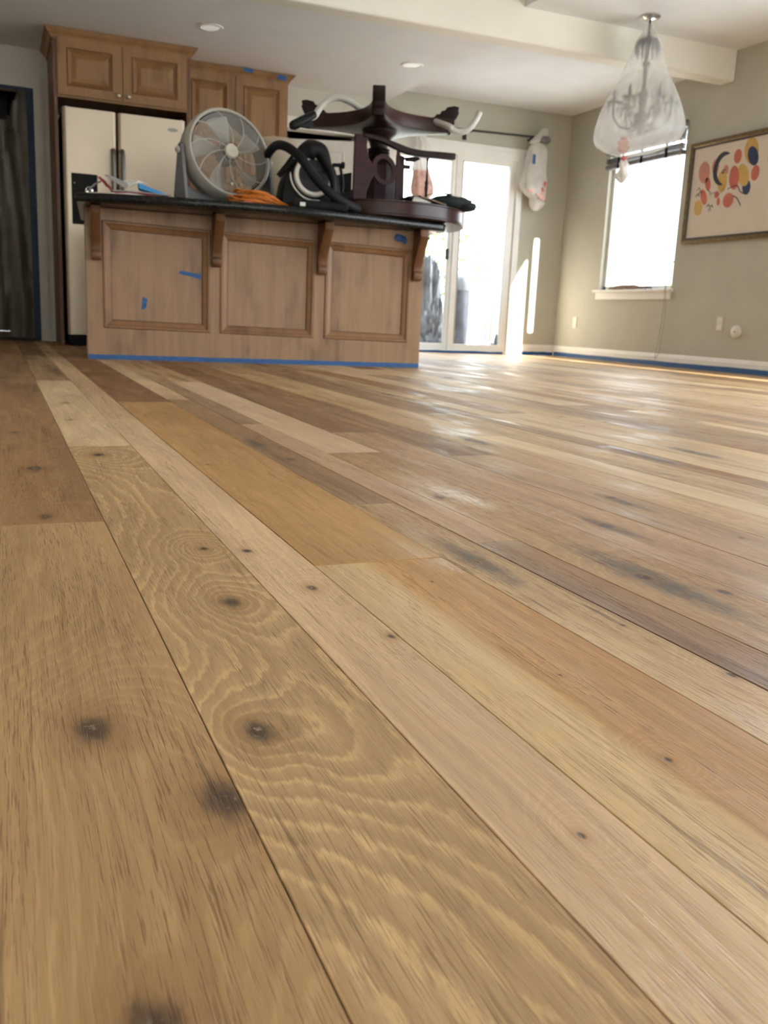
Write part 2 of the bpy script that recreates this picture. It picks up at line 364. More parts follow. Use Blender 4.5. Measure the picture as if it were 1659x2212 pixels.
# ================================================================== structure
# walls: boxes around openings
DA = (-.55, .33, 2.07)        # doorway behind the plastic sheet: x0, x1, head
DB = (2.50, 3.29, 2.05)       # doorway with the white door
DS = (3.60, 5.115, 2.03)      # sliding door
T = .16
m = MB(); m.cur = 0
def wallcol(m, x0, x1, z0, z1): m.box(x0, x1, YF, YF+T, z0, z1)
wallcol(m, XL-T, DA[0], 0, 3.1); wallcol(m, DA[0], DA[1], DA[2], 3.1); wallcol(m, DA[1], DB[0], 0, 3.1)
wallcol(m, DB[0], DB[1], DB[2], 3.1); wallcol(m, DB[1], XK, 0, 3.1)
m.cur = 1
wallcol(m, XK, DS[0], 0, 3.1); wallcol(m, DS[0], DS[1], DS[2], 3.1); wallcol(m, DS[1], XR+T, 0, 3.1)
struct(m.build('wall_far', ['wall_white', 'wall_greige']))
WY0, WY1, WZ0, WZ1 = 6.85, 7.95, .70, 2.14
m = MB()
m.box(XR, XR+T, YB, RWIN[0], 0, 3.1).box(XR, XR+T, RWIN[1], WY0, 0, 3.1).box(XR, XR+T, RWIN[0], RWIN[1], 0, RWIN[2]).box(XR, XR+T, RWIN[0], RWIN[1], RWIN[3], 3.1)
m.box(XR, XR+T, WY1, YF, 0, 3.1).box(XR, XR+T, WY0, WY1, 0, WZ0).box(XR, XR+T, WY0, WY1, WZ1, 3.1)
struct(m.build('wall_right', 'wall_greige'))
struct(B(XL-T, XL, YB, YF, 0, 3.1).build('wall_left', 'wall_white'))
m = MB()     # wall behind the camera: a wide window and two narrow slots of sun
BW = (-1.8, 4.2, .30, 2.45)
m.box(XL-T, BW[0], YB-T, YB, 0, 3.1).box(BW[0], BW[1], YB-T, YB, 0, BW[2]).box(BW[0], BW[1], YB-T, YB, BW[3], 3.1)
sh = 12.9*math.tan(SUN_AZ)
s1 = (5.085+sh, 5.27+sh, .62, 1.02+12.9*math.tan(SUN_EL)); s2 = (5.35+sh, 5.398+sh, .25+12.9*math.tan(SUN_EL), 1.24+12.9*math.tan(SUN_EL))
m.box(BW[1], s1[0], YB-T, YB, 0, 3.1)
m.box(s1[0], s1[1], YB-T, YB, 0, s1[2]).box(s1[0], s1[1], YB-T, YB, s1[3], 3.1)
m.prism([(s1[0], YB-T, s1[3]-.30), (s1[0], YB-T, s1[3]), (s1[1], YB-T, s1[3])], (0, T, 0))
m.box(s1[1], s2[0], YB-T, YB, 0, 3.1)
m.box(s2[0], s2[1], YB-T, YB, 0, s2[2]).box(s2[0], s2[1], YB-T, YB, s2[3], 3.1)
m.box(s2[1], XR+T, YB-T, YB, 0, 3.1)
struct(m.build('wall_back', 'wall_white'))
# ceilings
BY0, BY1, BZ = 6.33, 6.50, 2.36
m = MB()
m.box(XL, XK, BY1, YF, ZK, 3.1)                      # kitchen
m.box(XK, XR, BY1, YF, ZN, 3.1)                      # nook
m.box(3.66, XR, YB, BY0, ZU, 3.1)                    # near right
m.box(XL, 3.66, YB, BY0, ZH, 3.1)                    # near left, higher
struct(m.build('ceiling', 'ceiling_white'))
struct(B(XL, XR, BY0, BY1, BZ, 3.1).build('trim_1', 'beam_cream', bevel=.02))
# roof over everything keeps the sun out
struct(B(XL-.5, XR+.5, YB-.5, YF+.5, 3.1, 3.2).build('roof', 'ceiling_white'))

# floor: dark base with every plank on top
fl = struct(B(XL-T, XR+T, YB-T, YF+T, -.06, -.021).build('floor', 'subfloor'))
GAP = .0005
def plank_mesh(m, x0, x1, y0, y1, h):
    a, b, c, d = x0+GAP, x1-GAP, y0+GAP*.7, y1-GAP*.7; e = .0006; q = .0005
    lo = [(a, c, -.020), (b, c, -.020), (b, d, -.020), (a, d, -.020)]
    mi = [(a, c, h-q), (b, c, h-q), (b, d, h-q), (a, d, h-q)]
    to = [(a+e, c+e*.6, h), (b-e, c+e*.6, h), (b-e, d-e*.6, h), (a+e, d-e*.6, h)]
    fs = [(8, 9, 10, 11), (0, 3, 2, 1)]
    for k in range(4):
        j = (k+1) % 4; fs += [(k, j, 4+j, 4+k), (4+k, 4+j, 8+j, 8+k)]
    m.add(lo+mi+to, fs)
def plank(x0, x1, y0, y1, p):
    m = MB(); h = random.uniform(-.0005, .0003); c = ((x0+x1)/2, (y0+y1)/2, 0)
    plank_mesh(m, x0, x1, y0, y1, h)
    o = m.build('plank', OAK, fl, loc=c)
    o['seed'] = float(p.get('seed', random.uniform(0, 20)))
    o['ring'] = float(p.get('ring', random.choice((.15, .3, .5, .8)))); o['streak'] = float(p.get('streak', random.choice((.1, .3, .5, .8))))
    o['pore'] = float(p.get('pore', random.uniform(.45, .8)))
    tn = (lambda q: (q[0], q[1]*1.015, q[2]*1.04))(p['tone']); _ = (tn[0], tn[1]*1.02, tn[2]*1.2); o['tone'] = [float(k) for k in tn[:3]]
    o['tone_edge'] = [float(k) for k in ((lambda q: (q[0], q[1]*1.015, q[2]*1.04))(p['tone2']) if 'tone2' in p else tn)]; o['edge'] = [float(k) for k in p.get('edge', (0, .01, 0))]
    for i, nm in enumerate(('knot_a', 'knot_b', 'knot_c', 'knot_d')):
        ks = p.get('knots', []); o[nm] = [float(k) for k in (ks[i] if i < len(ks) else (0, 0, 0))]
    o['stain'] = [float(k) for k in p.get('stain', (0, 0, 0))]
    return o
GOLD = S(181, 146, 100); TAN = S(190, 157, 113); PALE = S(212, 184, 142); PINK = S(202, 170, 131); OCHRE = S(186, 142, 88); BROWN = S(160, 122, 82); DKBR = S(134, 98, 62)
GREY = S(168, 139, 104); GREYD = S(138, 110, 80); SAND = S(198, 167, 124)
K = {   # columns read off the photograph: (x0, x1): [(y_end, properties)...] from near to far
 (-.20, -.048): [(.9, dict(tone=GOLD)), (3.0, dict(tone=BROWN)), (5.4, dict(tone=GREYD)), (YF, dict(tone=BROWN))],
 (-.048, .138): [(1.402, dict(tone=S(178, 143, 98), ring=.35, pore=.9, streak=.1, seed=3.3, knots=[(.055, .681, .017), (.127, .545, .018), (.052, .362, .016)])),
                (3.6, dict(tone=S(160, 122, 80), ring=.45, seed=7.7, streak=.25, knots=[(.056, 1.899, .016), (.057, 1.45, .011), (.03, 2.45, .012)])), (5.8, dict(tone=S(150, 118, 80), ring=.2)), (YF, dict(tone=BROWN))],
 (.138, .281): [(2.2, dict(tone=S(188, 155, 110), ring=1.0, pore=.75, streak=.05, seed=1.9, knots=[(.231, .964, .014), (.175, .640, .017), (.191, 2.065, .017), (.249, 1.205, .007)])),
                (4.15, dict(tone=PALE, ring=.3, streak=.2, seed=5.1, knots=[(.2, 3.2, .010), (.18, 2.72, .008)])), (6.2, dict(tone=S(162, 134, 96))), (YF, dict(tone=GREYD))],
 (.281, .370): [(2.75, dict(tone=S(214, 181, 140), ring=.25, pore=.6, streak=.2, seed=2.6, knots=[(.336, .992, .008), (.303, 1.18, .007), (.361, .809, .005), (.333, .431, .0035)])),
                (6.3, dict(tone=S(206, 175, 134), ring=.1, streak=.3, seed=8.4)), (YF, dict(tone=SAND))],
 (.370, .556): [(1.086, dict(tone=S(190, 145, 90), tone2=S(216, 184, 134), edge=(.440, .012, .95), ring=.35, pore=.75, streak=.12, seed=4.4, knots=[(.459, .498, .0035), (.474, .668, .002), (.49, .98, .002)])),
                (3.24, dict(tone=S(188, 146, 92), ring=.12, pore=.45, streak=.1, seed=6.1, knots=[(.40, 1.9, .004)])), (5.75, dict(tone=S(140, 102, 64), ring=.2, streak=.3)), (YF, dict(tone=BROWN))],
 (.556, .642): [(1.45, dict(tone=S(190, 158, 115), ring=.25, pore=.85, streak=.55, seed=9.2, stain=(.595, 1.06, .026), knots=[(.592, 1.05, .004), (.637, .619, .005), (.625, .772, .003)])),
                (3.35, dict(tone=S(160, 128, 92), ring=.3, streak=.65, seed=12.2, stain=(.585, 2.2, .022), knots=[(.60, 1.95, .010)])), (5.9, dict(tone=PALE, ring=.1)), (YF, dict(tone=GREYD))],
 (.642, .716): [(1.146, dict(tone=S(158, 122, 82), tone2=S(128, 96, 66), edge=(.672, .015, .7), ring=.25, pore=.9, streak=.5, seed=13.3)),
                (2.6, dict(tone=S(194, 160, 124), ring=.15, pore=.5, streak=.35, seed=3.9)), (4.2, dict(tone=GREY, streak=.6)), (YF, dict(tone=TAN))],
 (.716, .857): [(2.03, dict(tone=S(178, 142, 98), ring=.35, pore=.95, streak=.45, seed=14.1, stain=(.782, .905, .038), knots=[(.775, .925, .010), (.835, .842, .010), (.744, 1.475, .010)])),
                (4.2, dict(tone=S(212, 184, 146), ring=.08, pore=.3, streak=.05, seed=5.5, knots=[(.78, 3.1, .005)])), (6.1, dict(tone=TAN)), (YF, dict(tone=PALE))],
 (.857, .995): [(2.4, dict(tone=S(184, 148, 108), ring=.25, pore=.7, streak=.4, seed=15.7, stain=(.918, 1.2, .018), knots=[(.918, 1.2, .013)])), (4.6, dict(tone=S(146, 112, 76), streak=.5)), (YF, dict(tone=DKBR))],
 (.995, 1.132): [(1.95, dict(tone=S(184, 150, 112), ring=.2, pore=.6, streak=.5, seed=16.2, stain=(1.08, 1.37, .018), knots=[(1.084, 1.413, .010), (1.09, 1.079, .005)])), (3.9, dict(tone=S(150, 116, 80), streak=.6)), (YF, dict(tone=BROWN))],
 (1.132, 1.26): [(3.0, dict(tone=S(192, 160, 116), ring=.15, streak=.3, seed=17.9, stain=(1.21, 2.2, .022), knots=[(1.2, 2.23, .011)])), (5.2, dict(tone=TAN)), (YF, dict(tone=GREY))],
 (1.26, 1.355): [(2.3, dict(tone=S(212, 184, 142), ring=.1, pore=.3, streak=.05, seed=18.2)), (4.4, dict(tone=SAND)), (YF, dict(tone=TAN))],
 (1.355, 1.50): [(2.9, dict(tone=S(190, 160, 118), streak=.4)), (5.1, dict(tone=S(150, 118, 82), streak=.5)), (YF, dict(tone=GREY))],
}
PALETTE = [GOLD, TAN, PALE, PINK, BROWN, GREY, SAND, TAN, SAND, S(176, 146, 108), S(206, 178, 138), S(150, 116, 82)]
for (x0, x1), rows in K.items():
    y = -.4
    for ye, p in rows:
        if rows[0][0] == ye and ye > 1.9 and False: pass
        plank(x0, x1, y, ye, p); y = ye
x = 1.50; prev = None
while x < XR-.001:
    wd = random.choice((.078, .092, .130, .138, .138, .186))
    if XR-(x+wd) < .06: wd = XR-x
    y = -.4; ye = random.uniform(.8, 2.6)
    while y < YF-.01:
        if YF-ye < .5: ye = YF
        tn = random.choice([q for q in PALETTE if q is not prev]); prev = tn
        p = dict(tone=tn)
        if random.random() < .5: p['knots'] = [(random.uniform(x+.02, x+wd-.02), random.uniform(y+.1, ye-.1), random.uniform(.004, .014))]
        if random.random() < .45: p['stain'] = (random.uniform(x+.02, x+wd-.02), random.uniform(y+.2, ye-.1), random.uniform(.012, .03))
        plank(x, x+wd, y, ye, p)
        y = ye; ye = y+random.uniform(1.5, 2.9)
    x += wd
# the rest of the room's planks, out of the photograph, joined
m = MB(); x = -.20
while x > XL: m0 = max(XL, x-.137); plank_mesh(m, m0, x, -.4, YF, 0); x -= .137
x = XL
while x < XR: plank_mesh(m, x, min(XR, x+.137), YB, -.4, 0); x += .137
o = m.build('plank_field', OAK, fl, loc=(0, 0, 0)); o['kind'] = 'stuff'
o['seed'] = 1.0; o['ring'] = .3; o['streak'] = .3; o['pore'] = .6; o['tone'] = list(TAN[:3]); o['tone_edge'] = list(TAN[:3]); o['edge'] = [0., .01, 0.]; o['stain'] = [0., 0., 0.]
for nm in ('knot_a', 'knot_b', 'knot_c', 'knot_d'): o[nm] = [0., 0., 0.]
# doorway floors beyond the far wall
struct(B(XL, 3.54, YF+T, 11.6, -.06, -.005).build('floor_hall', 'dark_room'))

# baseboards with a small moulded top
def baseboard(name, pts, n):
    """pts: run along the wall, n: inward normal"""
    a, b = Vector(pts[0]), Vector(pts[1]); n = Vector(n); Z = Vector((0, 0, 1))
    prof = [(0, 0), (.015, 0), (.015, .085), (.012, .092), (.009, .105), (.004, .113), (0, .115)]
    return struct(MB().prism([a+n*p+Z*(q+.001) for p, q in prof], b-a).build(name, 'trim_white'))
baseboard('baseboard_right', ((XR, RWIN[1], 0), (XR, YF-.016, 0)), (-1, 0, 0))
baseboard('baseboard_far', ((5.185, YF, 0), (XR, YF, 0)), (0, -1, 0))
def tape_strip(a, b, n, z0, z1, label, wav=.004, k=14):
    a, b, n = Vector(a), Vector(b), Vector(n)
    def fn(u, v): return a+(b-a)*u+n*(.0006+.0006*noise.noise(Vector((u*30, v, a.x))))+Vector((0, 0, z0+(z1-z0)*v+(wav*noise.noise(Vector((u*k, 3+v, a.y))) if v > .5 else 0)))
    o = MB().grid(fn, 40, 1).build('masking_tape', 'blue_tape')
    md = o.modifiers.new('thickness', 'SOLIDIFY'); md.thickness = .0004
    return tag(o, label, 'tape')
tape_strip((XR-.0155, YF-.03, 0), (XR-.0155, 5.02, 0), (-1, 0, 0), .003, .046, 'long blue tape strip along the bottom of the white baseboard on the right wall')
tape_strip((5.20, YF-.0155, 0), (XR-.02, YF-.0155, 0), (0, -1, 0), .003, .040, 'short blue tape strip below the baseboard between sliding door and corner')
tape_strip((3.58, YF-.046, 0), (5.02, YF-.046, 0), (0, -1, 0), .002, .026, 'blue tape strip along the sill of the sliding glass door')

# ------------------------------------------------------------------ doorway with plastic sheet (left)
d1 = struct(bpy.data.objects.new('door_1', None)); COL.objects.link(d1); d1.location = (0, YF, 0)
def casing(parent, x0, x1, zt, wd=.085, dp=.018, left=True, mt='trim_white'):
    for a, b, c, e in (((x1, x1+wd, 0, zt+wd),)+(((x0-wd, x0, 0, zt+wd),) if left else ())):
        m = B(a, b, YF-dp, YF, c, e); m.box(a+.012, b-.012, YF-dp-.006, YF-dp, c, e-.012); m.build('casing', mt, parent)
    m = B(x0, x1, YF-dp, YF, zt, zt+wd).box(x0, x1, YF-dp-.006, YF-dp, zt+.012, zt+wd-.012); m.build('casing', mt, parent)
casing(d1, DA[0], DA[1]+.012, DA[2], mt='wall_white')  # white trim in the darker wall paint, standing for the dimness here
B(DA[1], DA[1]+.012, YF, YF+T, 0, DA[2]).build('jamb', 'trim_white', d1)
sheet = thing('plastic_sheet', (-.1, YF+.03, 0), 'clear plastic dust sheet taped over the dark doorway beside the fridge cabinet', 'plastic sheet')
def fs(u, v):
    x = DA[0]+(DA[1]-DA[0])*u; z = .02+(DA[2]-.03)*v
    d = .02*math.sin(u*26+v*5)+.02*noise.noise(Vector((u*9-v*5, v*2.2, 4)))+.010*noise.noise(Vector((u*25, v*9, 1)))
    return (x, YF+.045+d*min(1, 10*u, 10*(1-u)), z)
m = MB().grid(fs, 70, 50)
cen = lambda f: sum((Vector(m.v[i]) for i in f), Vector())/len(f)
keep = [i for i, f in enumerate(m.f) if not (cen(f).z > 1.80 and cen(f).x < .13+(cen(f).z-1.80)*.42)]      # the sheet sags open at its top corner
m.f = [m.f[i] for i in keep]; m.mi = [m.mi[i] for i in keep]
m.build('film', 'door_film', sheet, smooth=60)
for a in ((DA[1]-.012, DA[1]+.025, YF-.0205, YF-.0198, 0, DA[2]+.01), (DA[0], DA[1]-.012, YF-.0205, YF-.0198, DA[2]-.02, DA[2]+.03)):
    m = B(*a); m.build('tape_edge', 'blue_tape_dimmed', sheet)
B(DA[0], DA[1], YF-.03, YF+.03, -.0035, .0018).build('tape_edge', 'blue_tape_dimmed', sheet)
B(DA[1]-.030, DA[1]-.012, YF-.002, YF+.0, .01, DA[2]).build('tape_edge', 'blue_tape_dimmed', sheet)
# the hall seen dimly behind
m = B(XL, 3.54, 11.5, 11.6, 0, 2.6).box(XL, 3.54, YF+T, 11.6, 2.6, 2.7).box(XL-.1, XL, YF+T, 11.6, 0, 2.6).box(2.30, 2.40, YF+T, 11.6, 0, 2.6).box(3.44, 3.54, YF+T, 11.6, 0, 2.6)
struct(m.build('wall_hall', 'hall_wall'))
tv = thing('television', (-.1, 9.4, 1.7), 'black set hanging high in the dark hall behind the plastic sheet', 'television')
B(-.5, .18, 9.35, 9.5, 1.84, 2.2).build('screen', 'black_plastic', tv, bevel=.02)
B(-.18, .1, 9.4, 9.48, 1.70, 1.84).build('stand', 'black_plastic', tv, bevel=.01)
ch = thing('dark_cupboard', (.1, 9.8, 0), 'tall dark cupboard standing in the hall, blurred by the plastic sheet', 'cupboard')
m = B(.10, .34, 9.5, 9.9, .06, 1.18); m.build('body', 'black_matte', ch, bevel=.01)
B(.11, .33, 9.52, 9.88, 0, .06).build('foot', 'black_matte', ch); B(.09, .35, 9.49, 9.91, 1.18, 1.21).build('top', 'mahogany_dark', ch)

# ------------------------------------------------------------------ white panel door ajar (middle of the far wall)
d2 = struct(bpy.data.objects.new('door_2', None)); COL.objects.link(d2); d2.location = (3.2, YF, 0)
casing(d2, DB[0], DB[1], DB[2])
m = B(DB[0], DB[0]+.015, YF, YF+T, 0, DB[2]).box(DB[1]-.015, DB[1], YF, YF+T, 0, DB[2]).box(DB[0], DB[1], YF, YF+T, DB[2]-.015, DB[2]); m.build('jamb', 'trim_white', d2)
hx, hy = DB[1]-.02, YF+.03; ang = math.radians(158)
def swing(p):
    a = Vector((p[0], p[1], 0)); c, s_ = math.cos(ang), math.sin(ang)
    return (hx+a.x*c-a.y*s_, hy+a.x*s_+a.y*c, p[2])
B(0, .74, -.018, .018, .012, 1.985).build('leaf', 'trim_white', d2, xf=swing)
for (a, b) in ((.10, .33), (.41, .64)):
    for (c, e) in ((.20, .80), (.95, 1.60), (1.70, 1.90)):
        m = MB()
        for sgn in (1, -1):
            f = lambda q, w_: [(a+q, sgn*w_, c+q), (b-q, sgn*w_, c+q), (b-q, sgn*w_, e-q), (a+q, sgn*w_, e-q)]
            r0, r1, r2, r3 = f(0, .018), f(.012, .026), f(.03, .012), f(.05, .022)
            for A_, B_ in ((r0, r1), (r1, r2), (r2, r3)): m.add(A_+B_, [(k, (k+1) % 4, 4+(k+1) % 4, 4+k) for k in range(4)])
            m.add(r3, [(0, 1, 2, 3)])
        m.build('panel', 'trim_white', d2, xf=swing)
MB().lathe([(.005, 0), (.012, .01), (.012, .03), (.028, .045), (.028, .06), (.001, .07)], (.69, .018, .95), (0, 1, 0), 16).build('handle', 'knob_nickel', d2, xf=swing, smooth=40)

# ------------------------------------------------------------------ sliding glass door
d3 = struct(bpy.data.objects.new('door_3', None)); COL.objects.link(d3); d3.location = (4.36, YF, 0)
x0, x1, zt = DS
m = B(x0-.02, x1+.02, YF-.03, YF+.11, zt-.055, zt+.03); m.box(x0-.03, x1+.06, YF-.02, YF+.0, zt+.03, zt+.075); m.build('head_frame', 'trim_white', d3, bevel=.004)
B(x1-.055, x1+.015, YF-.035, YF+.11, 0, zt).build('jamb', 'trim_white', d3, bevel=.004)
B(x0-.015, x0+.055, YF-.035, YF+.11, 0, zt).build('jamb', 'trim_white', d3, bevel=.004)
B(x0, x1, YF-.045, YF+.11, 0, .03).build('sill', 'trim_white', d3, bevel=.003)
def sash(a, b, y, rail, name):
    s_ = B(a, a+rail, y-.02, y+.02, .03, zt-.055).box(b-rail, b, y-.02, y+.02, .03, zt-.055)
    s_.box(a+rail, b-rail, y-.02, y+.02, .03, .095).box(a+rail, b-rail, y-.02, y+.02, zt-.11, zt-.055)
    o = s_.build(name, 'trim_white', d3, bevel=.003)
    B(a+rail, b-rail, y-.003, y+.003, .095, zt-.11).build('pane', GLASS, o)
    return o
fx = sash(4.362, x1-.055, YF+.005, .075, 'fixed_sash')
sl = sash(x0+.055, 4.40, YF+.062, .06, 'sliding_sash')
B(4.302, 4.332, YF+.0, YF+.04, .95, 1.06).build('door_handle', 'iron_black', d3, bevel=.008)
B(4.43, 4.44, YF-.02, YF-.012, .1, zt-.1).build('weather_strip', 'fan_grey', d3)

# ------------------------------------------------------------------ window in right wall
w1 = struct(bpy.data.objects.new('window_1', None)); COL.objects.link(w1); w1.location = (XR, 7.4, WZ0)
m = B(XR+.05, XR+.11, WY0, WY0+.04, WZ0, WZ1).box(XR+.05, XR+.11, WY1-.04, WY1, WZ0, WZ1).box(XR+.05, XR+.11, WY0, WY1, WZ0, WZ0+.04).box(XR+.05, XR+.11, WY0, WY1, WZ1-.04, WZ1)
m.build('frame', 'trim_white', w1)
B(XR+.077, XR+.083, WY0+.04, WY1-.04, WZ0+.04, WZ1-.04).build('pane', GLASS, w1)
m = B(XR-.055, XR+.06, WY0-.035, WY1+.045, WZ0-.022, WZ0+.004); m.build('sill', 'trim_white', w1, bevel=.006)
B(XR-.02, XR, WY0-.015, WY1+.03, WZ0-.09, WZ0-.022).build('apron', 'trim_white', w1, bevel=.004)

# ------------------------------------------------------------------ glazing beside and behind the camera
w2 = struct(bpy.data.objects.new('window_2', None)); COL.objects.link(w2); w2.location = (XR, .5, 0)
a, b, c, d = RWIN; n_ = 4
for i in range(n_+1):
    yy = a+(b-a)*i/n_; B(XR+.04, XR+.10, max(a, yy-.03), min(b, yy+.03), c, d).build('mullion', 'trim_white', w2)
B(XR+.04, XR+.10, a, b, c, c+.05).box(XR+.04, XR+.10, a, b, d-.05, d).build('frame', 'trim_white', w2)
for i in range(n_): B(XR+.067, XR+.073, a+(b-a)*i/n_+.03, a+(b-a)*(i+1)/n_-.03, c+.05, d-.05).build('pane', GLASS, w2)
w3 = struct(bpy.data.objects.new('window_3', None)); COL.objects.link(w3); w3.location = (1.2, YB, 0)
a, b, c, d = BW
for i in range(n_+1):
    xx = a+(b-a)*i/n_; B(max(a, xx-.03), min(b, xx+.03), YB-.10, YB-.04, c, d).build('mullion', 'trim_white', w3)
B(a, b, YB-.10, YB-.04, c, c+.05).box(a, b, YB-.10, YB-.04, d-.05, d).build('frame', 'trim_white', w3)
for i in range(n_): B(a+(b-a)*i/n_+.03, a+(b-a)*(i+1)/n_-.03, YB-.073, YB-.067, c+.05, d-.05).build('pane', GLASS, w3)

# ================================================================== kitchen: fridge cabinet, pantry cabinet, fridge
def rect_ring(m, r0, y0, r1, y1):
    """ring of quads between two xz rectangles at depths y0, y1"""
    f = lambda r, y: [(r[0], y, r[2]), (r[1], y, r[2]), (r[1], y, r[3]), (r[0], y, r[3])]
    m.add(f(r0, y0)+f(r1, y1), [(k, (k+1) % 4, 4+(k+1) % 4, 4+k) for k in range(4)])
def inset(r, q): return (r[0]+q, r[1]-q, r[2]+q, r[3]-q)
def panel_door(parent, x0, x1, z0, z1, yf, mat, knob=None, fr=.075):
    m = MB(); r = (x0, x1, z0, z1)
    a = inset(r, fr)
    rect_ring(m, r, yf+.02, r, yf); rect_ring(m, r, yf, a, yf)
    m.add([(x0, yf+.02, z0), (x1, yf+.02, z0), (x1, yf+.02, z1), (x0, yf+.02, z1)], [(0, 1, 2, 3)])
    o = m.build('cabinet_door', mat, parent)
    m = MB(); b = inset(a, -.008); c = inset(a, .012); d = inset(a, .03)
    rect_ring(m, b, yf, a, yf-.008); rect_ring(m, a, yf-.008, c, yf+.002); rect_ring(m, c, yf+.002, d, yf+.012)
    m.build('moulding', 'maple_moulding', o)
    m = MB(); e = inset(d, .032)
    rect_ring(m, d, yf+.012, e, yf+.001); m.add([(e[0], yf+.001, e[2]), (e[1], yf+.001, e[2]), (e[1], yf+.001, e[3]), (e[0], yf+.001, e[3])], [(0, 1, 2, 3)])
    m.build('raised_panel', mat, o)
    if knob: MB().lathe([(.006, 0), (.006, .012), (.014, .018), (.017, .026), (.012, .033), (.001, .035)], (knob[0], yf, knob[1]), (0, -1, 0), 16).build('knob', 'knob_nickel', o, smooth=50)
    return o
def crown(parent, x0, x1, yb, yf, z0, z1, pr, left=True, right=True, yr=None):
    """crown moulding on the front and returns"""
    prof = [(0, 0), (.16, 0), (.16, .13), (.24, .16), (.30, .30), (.44, .44), (.60, .52), (.60, .60), (.76, .62), (.84, .78), (.84, .82), (1, .84), (1, 1), (0, 1)]
    P = [(p*pr, z0+(z1-z0)*q) for p, q in prof]
    n = len(P); rings = []
    rings.append([(x0-p*left, yb, z) for p, z in P]); rings.append([(x0-p*left, yf-p, z) for p, z in P])
    rings.append([(x1+p*right, yf-p, z) for p, z in P]); rings.append([(x1+p*right, yr or yb, z) for p, z in P])
    m = MB(); vs = sum(rings, [])
    m.add(vs, [(i*n+k, i*n+(k+1) % n, (i+1)*n+(k+1) % n, (i+1)*n+k) for i in range(3) for k in range(n)])
    return m.build('crown_moulding', 'maple_upper', parent)
CY = 7.95
fc = thing('fridge_cabinet', (1.0, CY, 0), 'maple cabinet with two raised-panel doors above the stainless fridge', 'cabinet')
m = B(.50, 1.50, CY+.001, YF-.002, 1.90, 2.36); m.build('carcass', 'maple_upper', fc)
B(.474, .50, CY, YF-.002, .0, 2.36).build('side_panel', 'maple_dark', fc)
B(1.498, 1.524, CY, YF-.002, .0, 2.36).build('side_panel', 'maple_dark', fc)
panel_door(fc, .506, .989, 1.915, 2.325, CY-.021, 'maple_upper', (.955, 1.955))
panel_door(fc, .995, 1.494, 1.915, 2.325, CY-.021, 'maple_upper', (1.03, 1.955))
crown(fc, .474, 1.524, YF-.002, CY, 2.315, 2.388, .055, yr=8.27)
CY2 = 8.33
pc = thing('pantry_cabinet', (2.0, CY2, 0), 'shallower maple wall cabinet right of the fridge cabinet, behind the fan', 'cabinet')
B(1.526, 2.465, CY2+.001, YF-.002, 1.36, 2.36).build('carcass', 'maple_upper', pc)
panel_door(pc, 1.535, 1.985, 1.37, 2.32, CY2-.021, 'maple_upper', (1.95, 1.43))
panel_door(pc, 1.991, 2.455, 1.37, 2.32, CY2-.021, 'maple_upper', (2.03, 1.43))
crown(pc, 1.526, 2.465, YF-.002, CY2, 2.32, 2.388, .05, left=False)
def scrap(name, pts, th, mat, label, cat, n=None):
    """a small curled piece of tape or card: quad grid through four corner points"""
    a, b, c, d = (Vector(p) for p in pts); nn = (b-a).cross(d-a).normalized()
    if n is not None and nn.dot(Vector(n)) < 0: nn = -nn
    def fn(u, v):
        q = a*(1-u)*(1-v)+b*u*(1-v)+c*u*v+d*(1-u)*v
        return q+nn*(.0015+.004*max(0, noise.noise(Vector((u*3, v*3, a.x*9)))))
    o = MB().grid(fn, 8, 4).build(name, mat)
    md = o.modifiers.new('thickness', 'SOLIDIFY'); md.thickness = th
    return tag(o, label, cat)
yy = CY2-.05
scrap('tape_scrap', [(2.048, yy-.003, 2.36), (2.13, yy-.003, 2.352), (2.135, yy-.003, 2.385), (2.05, yy-.003, 2.39)], .0005, 'blue_tape', 'left blue tape scrap on the crown moulding of the pantry cabinet', 'tape', (0, -1, 0))
scrap('tape_scrap', [(2.352, yy-.003, 2.335), (2.43, yy-.003, 2.33), (2.43, yy-.003, 2.372), (2.355, yy-.003, 2.375)], .0005, 'blue_tape', 'right blue tape scrap near the corner of the pantry cabinet crown', 'tape', (0, -1, 0))

FY = 7.85
fr = thing('refrigerator', (1.0, FY, 0), 'stainless side-by-side fridge with black dispenser, partly hidden by the island', 'refrigerator')
B(.526, 1.474, FY+.075, 8.60, .02, 1.80).build('body', 'black_matte', fr)
def fdoor(x0, x1):
    n = 8; prof = []
    for i in range(n+1):
        a = math.pi/2*i/n; prof.append((x0+.03-.03*math.cos(a), FY+.03-.03*math.sin(a)))
    for i in range(n+1):
        a = math.pi/2*i/n; prof.append((x1-.03+.03*math.sin(a), FY+.03-.03*math.cos(a)))
    prof += [(x1, FY+.07), (x0, FY+.07)]
    return MB().prism([(p[0], p[1], .09) for p in prof], (0, 0, 1.725)).build('fridge_door', 'steel', fr, smooth=35)
dl = fdoor(.524, .929); dr = fdoor(.937, 1.468)
for xx, par in ((.896, dl), (.968, dr)):
    pts = spline([(xx, FY+.0, 1.535), (xx, FY-.045, 1.49), (xx, FY-.06, 1.2), (xx, FY-.06, .85), (xx, FY-.045, .55), (xx, FY, .50)], 6)
    MB().tube(pts, [.012]+[.017]*(len(pts)-2)+[.012], 10).build('handle', 'steel_dark', par, smooth=50)
m = B(.578, .775, FY-.006, FY+.02, .95, 1.335); m.build('dispenser', 'black_plastic', dl, bevel=.006)
B(.60, .753, FY-.009, FY-.005, 1.0, 1.2).build('dispenser_recess', 'black_matte', dl)
MB().lathe([(.004, 0), (.004, .003), (.0005, .004)], (.60, FY-.006, 1.26), (0, -1, 0), 10).build('light', 'white_plastic', dl)
